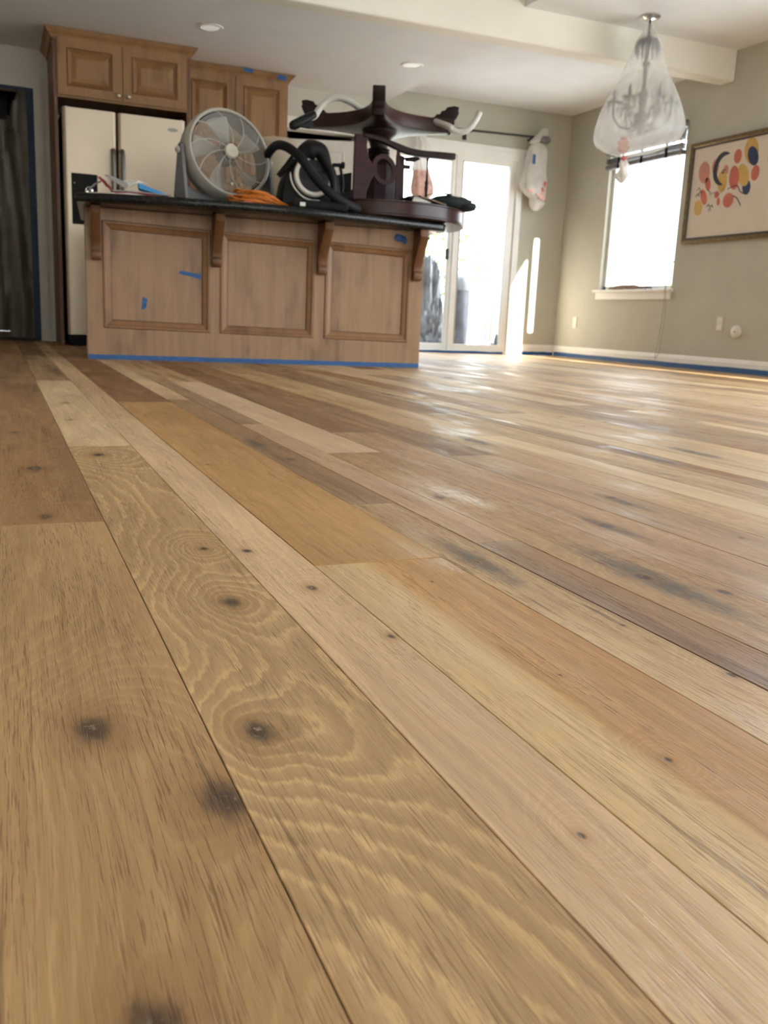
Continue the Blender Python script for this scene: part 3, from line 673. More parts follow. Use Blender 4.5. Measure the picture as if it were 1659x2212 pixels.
m = MB(); m.prism([(1.365+.042*math.cos(a*math.pi/12), FY-.001, 1.735+.013*math.sin(a*math.pi/12)) for a in range(24)], (0, -.004, 0)); m.build('badge', 'steel_dark', dr)
B(.53, 1.47, FY+.03, FY+.10, .012, .09).build('kick_grille', 'black_plastic', fr)
for xx in (.545, 1.43): B(xx, xx+.02, FY+.02, FY+.05, 1.80, 1.822).build('hinge_cap', 'fan_grey', fr)

# ================================================================== island (own axes: s along front, d into depth)
IA = Vector((.509, 5.941, 0)); IBp = Vector((2.663, 5.721, 0)); IX = (IBp-IA).normalized(); IY = Vector((-IX.y, IX.x, 0))
def I(p): return tuple(IA+IX*p[0]+IY*p[1]+Vector((0, 0, p[2])))
def IV(s, d, z): return Vector(I((s, d, z)))
LI = 2.165; DI = .92; ZC = .903; ZTOP = .952
def zt_(s): return .826-.026*s
def zb_(s): return .203-.012*s
isl = thing('kitchen_island', IV(LI/2, 0, 0), 'maple kitchen island with three recessed panels and four corbels', 'kitchen island')
pan = [(.105, .737), (.815, 1.410), (1.497, 2.068)]
m = MB()
m.box(0, LI, .02, DI, .0, ZC-.002)
m.build('carcass', 'maple', isl, xf=I)
def zq(m, s0, s1, b0, b1, t0, t1, d0=0, d1=.02):
    m.hexa([(s0, d0, b0), (s1, d0, b1), (s1, d1, b1), (s0, d1, b0), (s0, d0, t0), (s1, d0, t1), (s1, d1, t1), (s0, d1, t0)])
m = MB(); zq(m, 0, LI, zt_(0)+.0, zt_(LI), ZC-.002, ZC-.002); m.build('rail', 'maple', isl, xf=I)
m = MB(); zq(m, 0, LI, .0, .0, zb_(0), zb_(LI)); m.build('rail', 'maple', isl, xf=I)
ed = [0]+[q for p in pan for q in p]+[LI]
for a, b in zip(ed[::2], ed[1::2]):
    m = MB(); zq(m, a, b, zb_(a), zb_(b), zt_(a), zt_(b)); m.build('stile', 'maple', isl, xf=I)
for (a, b) in pan:
    def R_(q, d): return [(a+q, d, zb_(a)+q), (b-q, d, zb_(b)+q), (b-q, d, zt_(b)-q), (a+q, d, zt_(a)-q)]
    m = MB()
    for A_, B_ in ((R_(-.010, 0), R_(-.004, -.007)), (R_(-.004, -.007), R_(.006, -.007)), (R_(.006, -.007), R_(.013, 0)), (R_(.013, 0), R_(.036, .008)), (R_(.036, .008), R_(.041, .016))):
        m.add(A_+B_, [(k, (k+1) % 4, 4+(k+1) % 4, 4+k) for k in range(4)])
    m.build('moulding', 'maple_moulding', isl, xf=I)
    m = MB(); m.add(R_(.041, .016)+R_(.045, .0165), [(k, (k+1) % 4, 4+(k+1) % 4, 4+k) for k in range(4)]); m.build('glaze_line', 'maple_dark', isl, xf=I)
    m = MB(); m.add(R_(.045, .0165), [(0, 1, 2, 3)]); m.build('panel', 'maple', isl, xf=I)
# left end panel
m = MB(); m.box(-.006, 0, .0, .06, .0, ZC-.002).box(-.006, 0, .06, DI, .0, .20).box(-.006, 0, .06, DI, .82, ZC-.002); m.build('end_frame', 'maple_dark', isl, xf=I)
def corbel(s, dep, w_=.058):
    pts = [(0, ZC-.003), (dep, ZC-.003), (dep, ZC-.045)]
    for i in range(13):
        u = i/12; z = ZC-.045-u*.20; pts.append((dep*(1-u)**1.7*.82+.050+.012*math.sin(u*math.pi*1.6)*u, z))
    pts += [(.055, .64), (.056, .62), (.050, .602), (.036, .594), (.015, .594), (0, .60)]
    k = 1-.022*s
    P = [(s-w_/2, -p, ZC-(ZC-z)*(1/k if s > 1 else 1)) for p, z in pts]
    return MB().prism(P, (w_, 0, 0)).build('corbel', 'maple_dark', isl, xf=I, bevel=.004, smooth=40)
for s, dp in ((.06, .17), (.782, .21), (1.459, .21), (2.112, .15)): corbel(s, dp)
# countertop with a bowed bar edge
ed_pts = [(-.045, -.24), (-.03, -.27), (.2, -.345), (.5, -.405), (.8, -.435), (1.1, -.43), (1.4, -.38), (1.7, -.30), (2.0, -.21), (2.2, -.145), (2.265, -.11), (2.29, -.06)]
fr_ = [tuple(p) for p in spline([(a, b, 0) for a, b in ed_pts], 4)]
outl = [(p[0], p[1]) for p in fr_]+[(2.29, DI+.05), (-.045, DI+.05)]
m = MB(); n = len(outl)
def ringo(q, z):
    out = []
    for i in range(n):
        a, b, c = Vector(outl[i-1]), Vector(outl[i]), Vector(outl[(i+1) % n]); t1 = (b-a).normalized(); t2 = (c-b).normalized()
        nn = Vector((-(t1+t2).y, (t1+t2).x)); nn = nn.normalized() if nn.length > 1e-6 else Vector((0, 1))
        p = b+nn*q; out.append((p.x, p.y, z))
    return out
lv = []
for i in range(7):
    a = -math.pi/2+math.pi*i/6; lv.append((.012*(1-math.cos(a)), (ZC+ZTOP)/2+(ZTOP-ZC)/2*math.sin(a)))
vs = sum([ringo(q, z) for q, z in lv], [])
m.add(vs, [(i*n+k, i*n+(k+1) % n, (i+1)*n+(k+1) % n, (i+1)*n+k) for i in range(6) for k in range(n)]+[tuple(range(n))[::-1], tuple(6*n+k for k in range(n))])
tag(m.build('countertop', 'granite', xf=I, smooth=40), 'black granite countertop with bowed bar edge on the maple island', 'countertop')
# tape on the island
a_, b_ = IV(0, 0, 0), IV(LI, 0, 0)
tape_strip(a_, b_, -IY, .001, .030, 'blue tape strip along the foot of the maple island', .003, 10)
def isc(name, q, label, cat='tape'): return scrap(name, [IV(s, -.0, z) for s, z in q], .0005, 'blue_tape', label, cat, -IY)
q0 = [(.548, .0165, .545), (.688, .0165, .515), (.693, .0165, .545), (.560, .0165, .562)]
scrap('tape_scrap', [IV(*p) for p in q0], .0006, 'blue_tape', 'straight blue tape strip stuck across the first island panel', 'tape', -IY)
scrap('tape_scrap', [IV(*p) for p in [(.322, .0165, .310), (.350, .0165, .322), (.362, .0165, .378), (.330, .0165, .390)]], .0008, 'blue_tape', 'small curled blue tape piece low on the first island panel', 'tape', -IY)
m = MB(); m.blob(IV(1.985, -.008, .850), (.034, .012, .022), 14, 10, .6, 5); m.blob(IV(2.02, -.008, .838), (.018, .012, .022), 12, 8, .5, 6)
tag(m.build('tape_scrap', 'blue_tape', smooth=40), 'crumpled blue tape on the island rail below the round table', 'tape')

# ================================================================== things on the island
def frame_at(o, nrm, up=(0, 0, 1)):
    n = Vector(nrm).normalized(); r = Vector(up).cross(n).normalized(); u = n.cross(r)
    return lambda p: tuple(Vector(o)+r*p[0]+u*p[1]+n*p[2])
# --- fan
FC = IV(.878, .10, 1.303); FN = Vector((.22, -.92, .25)); ff = frame_at(FC, FN)
fan = thing('floor_fan', IV(.878, .14, ZTOP), 'round grey floor fan with white hub standing on the granite counter', 'fan')
Rf = .272
MB().lathe([(Rf-.006, -.155), (Rf+.012, -.13), (Rf+.016, -.06), (Rf+.012, -.012), (Rf+.002, .004), (Rf-.010, .004), (Rf-.014, -.010), (Rf-.012, -.06), (Rf-.018, -.14), (Rf-.006, -.155)], n=64, cap=False).build('drum', 'fan_grey', fan, xf=ff, smooth=45)
MB().lathe([(Rf-.0145, -.016), (Rf-.0145, -.06), (Rf-.0205, -.14)], n=64, cap=False).build('drum_inner_shade', 'vac_grey', fan, xf=ff, smooth=45)  # dark inner skin added to deepen the shade inside the drum
m = MB()
for k in range(1, 19):
    rr = .055+(Rf-.07)*k/19; zz = .030*(1-(rr/Rf)**2)
    m.tube([(rr*math.cos(a*math.pi/24), rr*math.sin(a*math.pi/24), zz-.012) for a in range(49)], .0021, 5, False)
m.build('grille_rings', 'fan_grey', fan, xf=ff, smooth=60)
for k in range(10):
    a0 = k*math.pi/5; pts = []
    for i in range(11):
        u = i/10; rr = .04+(Rf-.052)*u; a = a0+.55*u**1.3; pts.append((rr*math.cos(a), rr*math.sin(a), .030*(1-(rr/Rf)**2)-.009))
    MB().tube(pts, .0024, 5).build('grille_rib', 'fan_light', fan, xf=ff, smooth=60)
MB().lathe([(.046, .0), (.046, .018), (.040, .026), (.0005, .029)], (0, 0, .006), n=32).build('hub_cap', 'white_plastic', fan, xf=ff, smooth=40)
for k in range(5):
    a0 = k*2*math.pi/5+.30
    def bf(u, v):
        rr = .05+(Rf-.085)*v; wd = .24+.36*v*(1-.35*v*v); a = a0+(u-.5)*wd*1.25+.25*v
        return (rr*math.cos(a), rr*math.sin(a), -.055+(.5-u)*.055)
    o = MB().grid(bf, 8, 10).build('blade', 'fan_blade', fan, xf=ff, smooth=60); o.modifiers.new('thickness', 'SOLIDIFY').thickness = .002
MB().lathe([(.06, -.09), (.062, -.04), (.05, -.015), (.001, -.010)], n=24).build('motor', 'fan_base', fan, xf=ff, smooth=40)
m = MB()
for k in range(1, 5):
    rr = .06+(Rf-.07)*k/5; m.tube([(rr*math.cos(a*math.pi/20), rr*math.sin(a*math.pi/20), -.15) for a in range(41)], .002, 4, False)
for k in range(12):
    a = k*math.pi/6; m.tube([(.05*math.cos(a), .05*math.sin(a), -.15), ((Rf-.01)*math.cos(a), (Rf-.01)*math.sin(a), -.145)], .002, 4)
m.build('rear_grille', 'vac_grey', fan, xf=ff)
# yoke: two uprights and a foot plate
for sg in (-1, 1):
    p0 = Vector(ff((sg*(Rf+.030), 0, -.07))); foot = Vector((p0.x, p0.y, ZTOP+.004))
    rr = Vector(ff((1, 0, 0)))-Vector(ff((0, 0, 0))); rr.z = 0; rr.normalize(); bk = Vector((-rr.y, rr.x, 0))
    pr = []
    for (q, zz) in ((-.034, p0.z+.0), (-.030, p0.z+.028), (0, p0.z+.045), (.030, p0.z+.028), (.034, p0.z), (.10, ZTOP+.004), (-.10, ZTOP+.004)):
        pr.append(Vector((p0.x, p0.y, 0))+bk*q+Vector((0, 0, zz))-rr*.011)
    MB().prism(pr, rr*.022).build('upright', 'fan_base', fan, bevel=.004, smooth=40)
    MB().lathe([(.020, 0), (.022, .012), (.015, .022), (.001, .024)], p0+rr*sg*.010, rr*sg, 16).build('pivot_knob', 'fan_grey', fan, smooth=50)
pL = Vector(ff((-(Rf+.03), 0, -.07))); pR = Vector(ff(((Rf+.03), 0, -.07)))
m = MB(); P = []
bk = Vector((-rr.y, rr.x, 0))
for i in range(17):
    u = i/16; c = pL*(1-u)+pR*u; P.append((c, .075+.05*math.sin(u*math.pi)))
def fy(u, v):
    i = u*16; c = pL*(1-u)+pR*u; h = ZTOP+.006+(.09*(abs(2*u-1)**2)+.03)*v
    return Vector((c.x, c.y, h))-bk*(.03*(1-v)-.02)
o = MB().grid(fy, 24, 4).build('base_plate', 'fan_base', fan, smooth=60); o.modifiers.new('thickness', 'SOLIDIFY').thickness = .05

# --- orange extension cord
random.seed(5); pts = []
for k in range(13):
    rx = random.uniform(.10, .185); cx = 1.02+random.uniform(-.02, .03); cz = ZTOP+.012+.005*k; sk = random.uniform(-.02, .05)
    for i in range(12):
        a = 2*math.pi*i/12+k*.12
        pts.append(IV(cx+rx*math.cos(a)+sk*math.sin(a)*.4, -.20+.075*math.sin(a)*random.uniform(.85, 1.1), max(ZTOP+.006, cz+random.uniform(-.010, .010)+(.016 if math.cos(a) < -.2 else -.004*k if math.cos(a) > .5 else 0))))
crd = thing('extension_cord', IV(1.02, -.20, ZTOP), 'coiled orange extension cord lying in front of the fan on the counter', 'cord')
MB().tube(spline(pts, 3), .0052, 7).build('cable', 'orange_cord', crd, smooth=60)
m = MB(); m.tube([IV(.915, -.27, ZTOP+.014), IV(.965, -.275, ZTOP+.016)], [.010, .013], 10).build('plug', 'bag_red', crd, smooth=50)
MB().tube([IV(.906, -.268, ZTOP+.018), IV(.893, -.266, ZTOP+.018)], .0025, 6).build('prong', 'knob_nickel', crd)
random.seed(21)

# --- vacuum cleaner
VC = IV(1.352, -.20, 1.163); vf = frame_at(VC, -IY*1.0+IX*.05+Vector((0, 0, .12)))
vac = thing('vacuum_cleaner', IV(1.352, -.2, ZTOP), 'black canister vacuum with white ring around a perforated disc, on the counter', 'vacuum cleaner')
m = MB(); body = []
P = [(-.205, -.205), (.17, -.205), (.185, -.13), (.16, .02), (.12, .10), (.02, .155), (-.10, .10), (-.17, .0), (-.195, -.1)]
P = [tuple(p)[:2] for p in spline([(a, b, 0) for a, b in P], 3)]
m.prism([(a, b, -.20) for a, b in P], (0, 0, .18)); m.build('body', 'black_plastic', vac, xf=vf, bevel=.012, smooth=45)
m = MB(); m.lathe([(.096, -.02), (.124, -.02), (.126, .004), (.119, .014), (.103, .014), (.096, .004), (.096, -.02)], n=48, cap=False); m.build('ring', 'white_plastic', vac, xf=vf, smooth=40)
m = MB(); m.tube([(.148*math.cos(a), .148*math.sin(a), .0) for a in [math.pi*(.98+.60*i/14) for i in range(15)]], [.002]+[.006]*13+[.002], 8); m.build('outer_trim', 'fan_light', vac, xf=vf, smooth=50)
MB().prism([(-.135, .085, -.005), (-.125, .105, -.005), (-.035, .150, -.005), (-.015, .128, -.005)], (0, 0, .02)).build('top_bracket', 'white_plastic', vac, xf=vf, bevel=.004)
disc = MB().lathe([(.096, -.01), (.096, .006), (.085, .012), (.0005, .014)], n=40).build('exhaust_disc', 'vac_grey', vac, xf=vf, smooth=40)
hp = [(0, 0, .012), (-.03, .045, .011), (.045, .02, .012), (.02, .055, .008), (.06, -.02, .008), (-.045, .01, .009), (-.055, .035, .006), (-.02, -.04, .008), (.03, -.045, .009), (0, -.065, .010), (.05, -.055, .011), (-.012, .03, .007), (.022, .022, .008), (-.03, -.012, .008), (.018, -.018, .008), (0, .07, .007), (-.06, -.02, .006), (.065, .03, .008), (.0, -.035, .007)]
for a, b, r in hp: MB().lathe([(r, .0), (r, .0150), (r*.8, .0152), (r*.75, .008), (.0005, .008)], (a, b, 0), (0, 0, 1), 10).build('vent_hole', 'black_matte', disc, xf=vf)
MB().tube(spline([IV(1.16, .36, 1.10), IV(1.13, .30, 1.28), IV(1.145, .06, 1.352), IV(1.180, -.16, 1.325), IV(1.245, -.30, 1.245), IV(1.33, -.345, 1.13), IV(1.43, -.36, 1.045), IV(1.545, -.33, .995), IV(1.62, -.27, .985)], 8), .028, 14).build('hose', 'hose_black', vac, smooth=60)
hpt = spline([IV(1.14, -.15, 1.15), IV(1.19, -.17, 1.21), IV(1.25, -.18, 1.268), IV(1.325, -.18, 1.312), IV(1.392, -.19, 1.305), IV(1.432, -.22, 1.225), IV(1.458, -.25, 1.15), IV(1.468, -.25, 1.06), IV(1.465, -.23, .99)], 8)
hr = []
for i in range(len(hpt)):
    u = i/(len(hpt)-1)*8; ks = (.016, .020, .034, .062, .052, .028, .022, .020, .019); j = min(7, int(u)); hr.append(ks[j]+(ks[j+1]-ks[j])*(u-j))
MB().tube(hpt, hr, 16).build('carry_handle', 'black_plastic', vac, smooth=60)
m = MB(); m.tube([IV(1.48, -.16, 1.243), IV(1.535, -.16, 1.247), IV(1.537, -.16, 1.247), IV(1.552, -.16, 1.247)], [.012, .012, .021, .021], 12); m.build('pedal', 'black_plastic', vac, smooth=40)
MB().tube(spline([IV(1.53, -.15, 1.24), IV(1.55, -.14, 1.16), IV(1.552, -.13, 1.09)], 5), .010, 8).build('latch', 'black_plastic', vac, smooth=60)
B(1.236, 1.268, -.372, -.366, .962, .984).build('label_plate', 'fan_light', vac, xf=I)
m = MB(); m.box(1.19, 1.54, -.365, -.06, ZTOP+.002, ZTOP+.05); m.build('base', 'black_matte', vac, xf=I, bevel=.015)
MB().lathe([(.03, 0), (.036, .01), (.036, .025), (.03, .035)], IV(1.175, -.10, ZTOP+.037), IX, 16).build('wheel', 'black_matte', vac, smooth=40)

# --- cream bin
bn = thing('cream_bin', IV(1.300, .80, ZTOP), 'cream round-topped plastic bin standing behind the black vacuum', 'bin')
MB().lathe([(.130, 0), (.135, .02), (.152, .51), (.156, .52), (.156, .54)], IV(1.300, .80, ZTOP+.001), n=40).build('body', 'cream_plastic', bn, smooth=40)
MB().lathe([(.160, .532), (.160, .552), (.150, .567), (.10, .582), (.0005, .588)], IV(1.300, .80, ZTOP+.001), n=40).build('lid', 'cream_plastic', bn, smooth=40)

# --- round pedestal table, upside down
TC = (1.925, .365); to = IV(*TC, ZTOP)
tb = thing('pedestal_table', to, 'dark mahogany round pedestal table lying upside down on the counter', 'table')
z0 = ZTOP+.003
MB().lathe([(.58, 0), (.612, .002), (.622, .010), (.622, .016), (.614, .022), (.612, .090), (.618, .094), (.618, .101), (.60, .104), (.585, .103), (.585, .034), (.0005, .034)], IV(*TC, z0), n=96).build('tabletop', 'mahogany', tb, smooth=30)
MB().lathe([(.17, .034), (.172, .05), (.150, .06), (.148, .12), (.150, .30), (.145, .38), (.125, .40), (.085, .41)], IV(*TC, z0), n=12).build('column', 'mahogany_matt', tb, smooth=20)
pr = [(.085, .41)]
for k in range(5): pr += [(.062, .415+k*.018), (.075, .419+k*.018), (.078, .424+k*.018), (.075, .429+k*.018), (.062, .432+k*.018)]
pr += [(.058, .51), (.066, .54), (.09, .575), (.118, .600), (.122, .618)]
MB().lathe(pr, IV(*TC, z0), n=32).build('turned_post', 'mahogany_dark', tb, smooth=40)
ZB = 1.575; TH = .088; rot = math.radians(-17.5)
star = []
for k in range(4):
    a0 = rot-math.pi/2+k*math.pi/2
    tip = [(.49, -.042), (.49, .042)]
    for r_, w_ in tip: star.append((r_*math.cos(a0)-w_*math.sin(a0), r_*math.sin(a0)+w_*math.cos(a0)))
    p0 = Vector(star[-1]); a1 = a0+math.pi/2; p1 = Vector((.49*math.cos(a1)+.042*math.sin(a1), .49*math.sin(a1)-.042*math.cos(a1)))
    am = a0+math.pi/4; pc_ = Vector((math.cos(am), math.sin(am)))*.12
    for i in range(1, 10):
        u = i/10; q = p0*(1-u)**2+pc_*2*u*(1-u)+p1*u*u; star.append((q.x, q.y))
m = MB(); m.prism([IV(TC[0]+a, TC[1]+b, ZB) for a, b in star], (0, 0, TH)); m.build('plinth', 'mahogany_satin', tb, bevel=.006, smooth=25)
for k in range(4):
    a0 = rot-math.pi/2+k*math.pi/2; dr_ = Vector((math.cos(a0), math.sin(a0)))
    prof = [(.34, TH), (.37, TH+.012), (.385, TH+.03), (.405, TH+.028), (.415, TH+.05), (.44, TH+.055), (.452, TH+.075), (.50, TH+.085), (.535, TH+.078), (.528, TH+.055), (.535, TH+.04), (.522, TH+.01), (.505, TH-.01), (.510, TH-.03), (.495, TH-.045), (.49, 0), (.46, 0), (.46, TH)]
    pts = []
    for r_, h in prof:
        c = IV(TC[0]+dr_.x*r_, TC[1]+dr_.y*r_, ZB+h); pts.append(c-(IX*(-dr_.y)+IY*dr_.x)*.040)
    MB().prism(pts, (IX*(-dr_.y)+IY*dr_.x)*.080).build('carved_foot', 'mahogany_dark', tb, bevel=.007, smooth=35)

# --- chair part with ring splat in front of the pedestal
ZI = z0+.036
cz = thing('dark_chair', IV(1.85, -.02, ZI), 'dark wooden chair with ring splat set upside down beside the table pedestal', 'chair')
D = -.03
def pl(pts, th=.03, dd=D): return MB().prism([IV(s, dd-th/2, z) for s, z in pts], IY*th)
st = [(1.645, ZI), (1.648, 1.462), (1.735, 1.470), (1.728, 1.40), (1.74, 1.33), (1.775, 1.285), (1.80, 1.27), (1.80, 1.245), (1.765, 1.20), (1.735, 1.12), (1.728, ZI)]
pl(st).build('side_panel', 'mahogany_matt', cz, bevel=.004)
m = MB(); n = 28; ro, ri, cs, czz = (.082, .094), (.054, .066), 1.852, 1.263; vs = []
for k in range(n):
    a = 2*math.pi*k/n
    for (rx, rz), dd in ((ro, D-.013), (ro, D+.013), (ri, D+.013), (ri, D-.013)): vs.append(IV(cs+rx*math.cos(a)+.012*math.sin(a)*-1, dd, czz+rz*math.sin(a)))
m.add(vs, [(4*k+j, 4*((k+1) % n)+j, 4*((k+1) % n)+(j+1) % 4, 4*k+(j+1) % 4) for k in range(n) for j in range(4)]); m.build('ring_splat', 'mahogany_matt', cz, smooth=35)
pl([(1.932, ZI-.0), (1.936, 1.405), (1.953, 1.40), (1.952, ZI-.0)], .024).build('post', 'mahogany_matt', cz)
pl([(1.915, 1.235), (1.915, 1.285), (1.945, 1.29), (1.945, 1.23)], .02).build('splat_joint', 'mahogany_matt', cz)
pl([(1.99, ZI), (1.985, 1.395), (2.038, 1.385), (2.045, ZI)], .03, .14).build('post', 'mahogany_matt', cz, bevel=.003)
rail = spline([(1.70, 1.466, 0), (1.80, 1.455, 0), (1.90, 1.425, 0), (2.0, 1.397, 0), (2.10, 1.386, 0), (2.22, 1.388, 0), (2.335, 1.388, 0)], 4)
up = [(p.x, p.y+.006+.012*min(1, i/10)) for i, p in enumerate(rail)]; lo = [(p.x, p.y-.016-.006*min(1, i/10)) for i, p in enumerate(rail)]
pl(up+lo[::-1], .045).build('curved_rail', 'mahogany_dark', cz, bevel=.005, smooth=40)
pl([(2.03, 1.375), (2.04, 1.352), (2.10, 1.352), (2.135, 1.37), (2.12, 1.385)], .03, .10).build('rail_end', 'mahogany_dark', cz)
pl([(2.035, 1.335), (2.035, 1.310), (2.082, 1.310), (2.082, 1.335)], .03, .14).build('stub', 'mahogany_dark', cz, bevel=.003)
pr = [(.010, .0), (.011, .02), (.008, .05), (.012, .08), (.009, .13), (.013, .165), (.010, .18), (.013, .195), (.008, .21), (.005, .27), (.006, .33), (.012, .355)]
MB().lathe([(r, z) for r, z in pr], IV(2.168, .03, ZI+.03), n=12).build('spindle', 'mahogany_dark', cz, smooth=50)
MB().lathe([(.011, 0), (.011, .035)], IV(2.168, .03, ZI), n=12).build('spindle_foot', 'mahogany_dark', cz, smooth=50)

# --- vacuum wand resting on the plinth
wd = thing('vacuum_wand', IV(1.45, .2, 1.6), 'grey curved vacuum wand with black grip resting across the upturned table base', 'vacuum wand')
W_ = [(1.36, .02, 1.535), (1.40, .03, 1.56), (1.438, .05, 1.615), (1.50, .08, 1.672), (1.58, .12, 1.70), (1.68, .20, 1.697), (1.80, .33, 1.688), (2.0, .42, 1.688), (2.2, .30, 1.672), (2.32, .10, 1.60), (2.345, .08, 1.575), (2.40, .07, 1.565), (2.455, .06, 1.585), (2.50, .055, 1.645), (2.525, .05, 1.70)]
MB().tube(spline([IV(*p) for p in W_], 8), .0205, 14).build('tube', 'wand_grey', wd, smooth=60)
MB().tube([IV(1.235, -.03, 1.470), IV(1.25, -.025, 1.475), IV(1.33, .0, 1.522), IV(1.395, .025, 1.565)], [.022, .030, .030, .024], 12).build('grip', 'black_plastic', wd, smooth=50)
MB().prism([IV(1.27, -.05, 1.47), IV(1.36, -.03, 1.515), IV(1.385, -.03, 1.49), IV(1.36, -.03, 1.468)], IY*.03).build('trigger', 'black_plastic', wd, bevel=.004)
MB().lathe([(.003, 0), (.005, .003), (.001, .006)], IV(1.405, .0, 1.545), -IY, 8).build('button', 'knob_nickel', wd)

# --- black case behind the hose
bc = thing('black_case', IV(1.63, .42, ZI), 'flat black case leaning left of the chair on the upturned table', 'case')
MB().prism([IV(1.545, .42, ZI+.003), IV(1.755, .42, ZI+.003), IV(1.755, .42, 1.30), IV(1.60, .42, 1.262), IV(1.545, .42, 1.24)], IY*.03).build('lid', 'vac_grey', bc, bevel=.004)
m = MB(); m.prism([IV(1.56, .26, 1.175), IV(1.76, .26, 1.155), IV(1.76, .41, 1.155), IV(1.56, .41, 1.175)], (0, 0, -.10)); m.build('base', 'black_plastic', bc, bevel=.006)
MB().tube([IV(1.57, .258, 1.178), IV(1.755, .258, 1.158)], .004, 6).build('trim', 'steel_dark', bc)

# --- papers and cloth on the right of the table
def card(name, corners, th, mat, label, cat, bend=0, par=None):
    a, b, c, d = (Vector(p) for p in corners)
    def fn(u, v): return a*(1-u)*(1-v)+b*u*(1-v)+c*u*v+d*(1-u)*v+Vector((0, 0, bend*math.sin(u*math.pi)))
    o = MB().grid(fn, 10, 4).build(name, mat, par); o.modifiers.new('thickness', 'SOLIDIFY').thickness = th
    return tag(o, label, cat) if label else o
ZR = z0+.106
gl = thing('cloth_hat', IV(2.40, .06, ZR), 'dark green cloth hat lying on the rim of the upturned table', 'hat')
m = MB(); m.blob(IV(2.355, .055, ZR+.045), (.155, .095, .046), 28, 16, .22, 3); m.build('crown', 'dark_cloth', gl, smooth=60)
m = MB(); m.blob(IV(2.455, .05, ZR+.026), (.085, .09, .030), 22, 12, .25, 4); m.build('hem', 'dark_cloth', gl, smooth=60)
card('envelope', [IV(2.165, -.02, ZR+.070), IV(2.335, -.04, ZR+.090), IV(2.36, .10, ZR+.100), IV(2.18, .12, ZR+.088)], .002, 'paper_cream', 'cream paper folded over the dark hat on the table rim', 'paper', .014)
card('paper_scrap', [IV(1.99, -.225, ZR+.002), IV(2.125, -.20, ZR+.002), IV(2.07, -.10, ZR+.045), IV(2.045, -.10, ZR+.045)], .0015, 'paper', 'small white paper triangle left of the wooden ruler on the table', 'paper')
m = MB(); m.prism([IV(2.075, -.16, ZR+.040), IV(2.26, -.13, ZR+.004), IV(2.26, -.10, ZR+.004), IV(2.075, -.13, ZR+.040)], (0, 0, .006))
tag(m.build('ruler', 'driftwood'), 'thin wooden ruler sloping down toward the dark hat', 'ruler')
m = MB(); m.blob(IV(2.10, .0, ZR+.030), (.11, .07, .036), 18, 10, .35, 3); tag(m.build('work_glove', 'mahogany_dark', smooth=60), 'dark crumpled work glove behind the white paper triangle', 'glove')

# --- pile of mail on the left of the counter
ZT = ZTOP
m = MB()
mg = thing('magazine', IV(.28, -.17, ZT), 'white magazine with red cover edge at the bottom of the mail pile', 'magazine')
def mgf(z, s0, s1, d0, d1, lift):
    def fn(u, v): return IV(s0+(s1-s0)*u, d0+(d1-d0)*v, z+lift*math.sin(min(1, u*1.3)*math.pi)*.6)
    return fn
o = MB().grid(mgf(ZT+.010, .10, .47, -.24, -.02, .016), 14, 3).build('pages', 'paper', mg); o.modifiers.new('thickness', 'SOLIDIFY').thickness = .016
o = MB().grid(mgf(ZT+.016, .17, .475, -.245, -.02, .016), 14, 3).build('cover', 'red_cover', mg); o.modifiers.new('thickness', 'SOLIDIFY').thickness = .005
nw = MB().grid(mgf(ZT+.004, .02, .40, -.262, -.03, .012), 14, 3).build('newspaper', 'paper_cream'); nw.modifiers.new('thickness', 'SOLIDIFY').thickness = .004
tag(nw, 'flat newsprint sheet under the magazine at the counter edge', 'newspaper')
g2 = MB().grid(mgf(ZT+.034, .16, .48, -.20, -.01, .006), 12, 3).build('catalogue', 'paper_grey'); g2.modifiers.new('thickness', 'SOLIDIFY').thickness = .006
tag(g2, 'grey catalogue lying on top of the red magazine', 'catalogue')
card('grey_card', [IV(.115, -.17, ZT+.115), IV(.235, -.20, ZT+.046), IV(.262, -.10, ZT+.085), IV(.145, -.08, ZT+.130)], .002, 'paper_grey', 'grey card propped up on the mail pile, left of the white sheet', 'card')
ws = thing('letter', IV(.27, -.1, ZT), 'white folded letter standing like a tent on the mail pile', 'letter')
card('sheet_half', [IV(.205, -.14, ZT+.052), IV(.245, -.15, ZT+.060), IV(.315, -.09, ZT+.112), IV(.20, -.06, ZT+.100)], .0015, 'paper', None, None, .006, ws)
card('sheet_half', [IV(.245, -.15, ZT+.058), IV(.315, -.09, ZT+.112), IV(.37, -.05, ZT+.098), IV(.30, -.02, ZT+.108)], .0015, 'paper', None, None, 0, ws)
bb = thing('blue_carton', IV(.37, -.12, ZT), 'bright blue carton tilted on the mail pile', 'box')
q = [(.305, -.175, .088), (.465, -.165, .040), (.47, -.165, .022), (.31, -.175, .058)]
MB().prism([IV(s, d, ZT+z) for s, d, z in q], IY*.10).build('carton', 'blue_box', bb, bevel=.003)
MB().prism([IV(s, d, ZT+z) for s, d, z in [(.308, -.172, .090), (.466, -.162, .042), (.467, -.162, .041), (.308, -.172, .0885)]], IY*.10).build('flap', 'paper', bb)
m = MB(); m.grid(lambda u, v: IV(.075+.075*u+.03*v, -.18+.10*v, ZT+.105-.075*u+.012*noise.noise(Vector((u*4, v*3, 2)))), 10, 6)
o = m.build('red_ribbon', 'red_cover'); o.modifiers.new('thickness', 'SOLIDIFY').thickness = .004; tag(o, 'dark red ribbon hanging over the left end of the mail pile', 'ribbon')
ky = thing('key_ring', IV(.03, -.2, ZT), 'shiny metal keys at the left corner of the countertop', 'keys')
m = MB(); m.tube([IV(.03+.016*math.cos(a*math.pi/8), -.215, ZT+.022+.016*math.sin(a*math.pi/8)) for a in range(17)], .0022, 6, False); m.build('ring', 'chrome', ky, smooth=60)
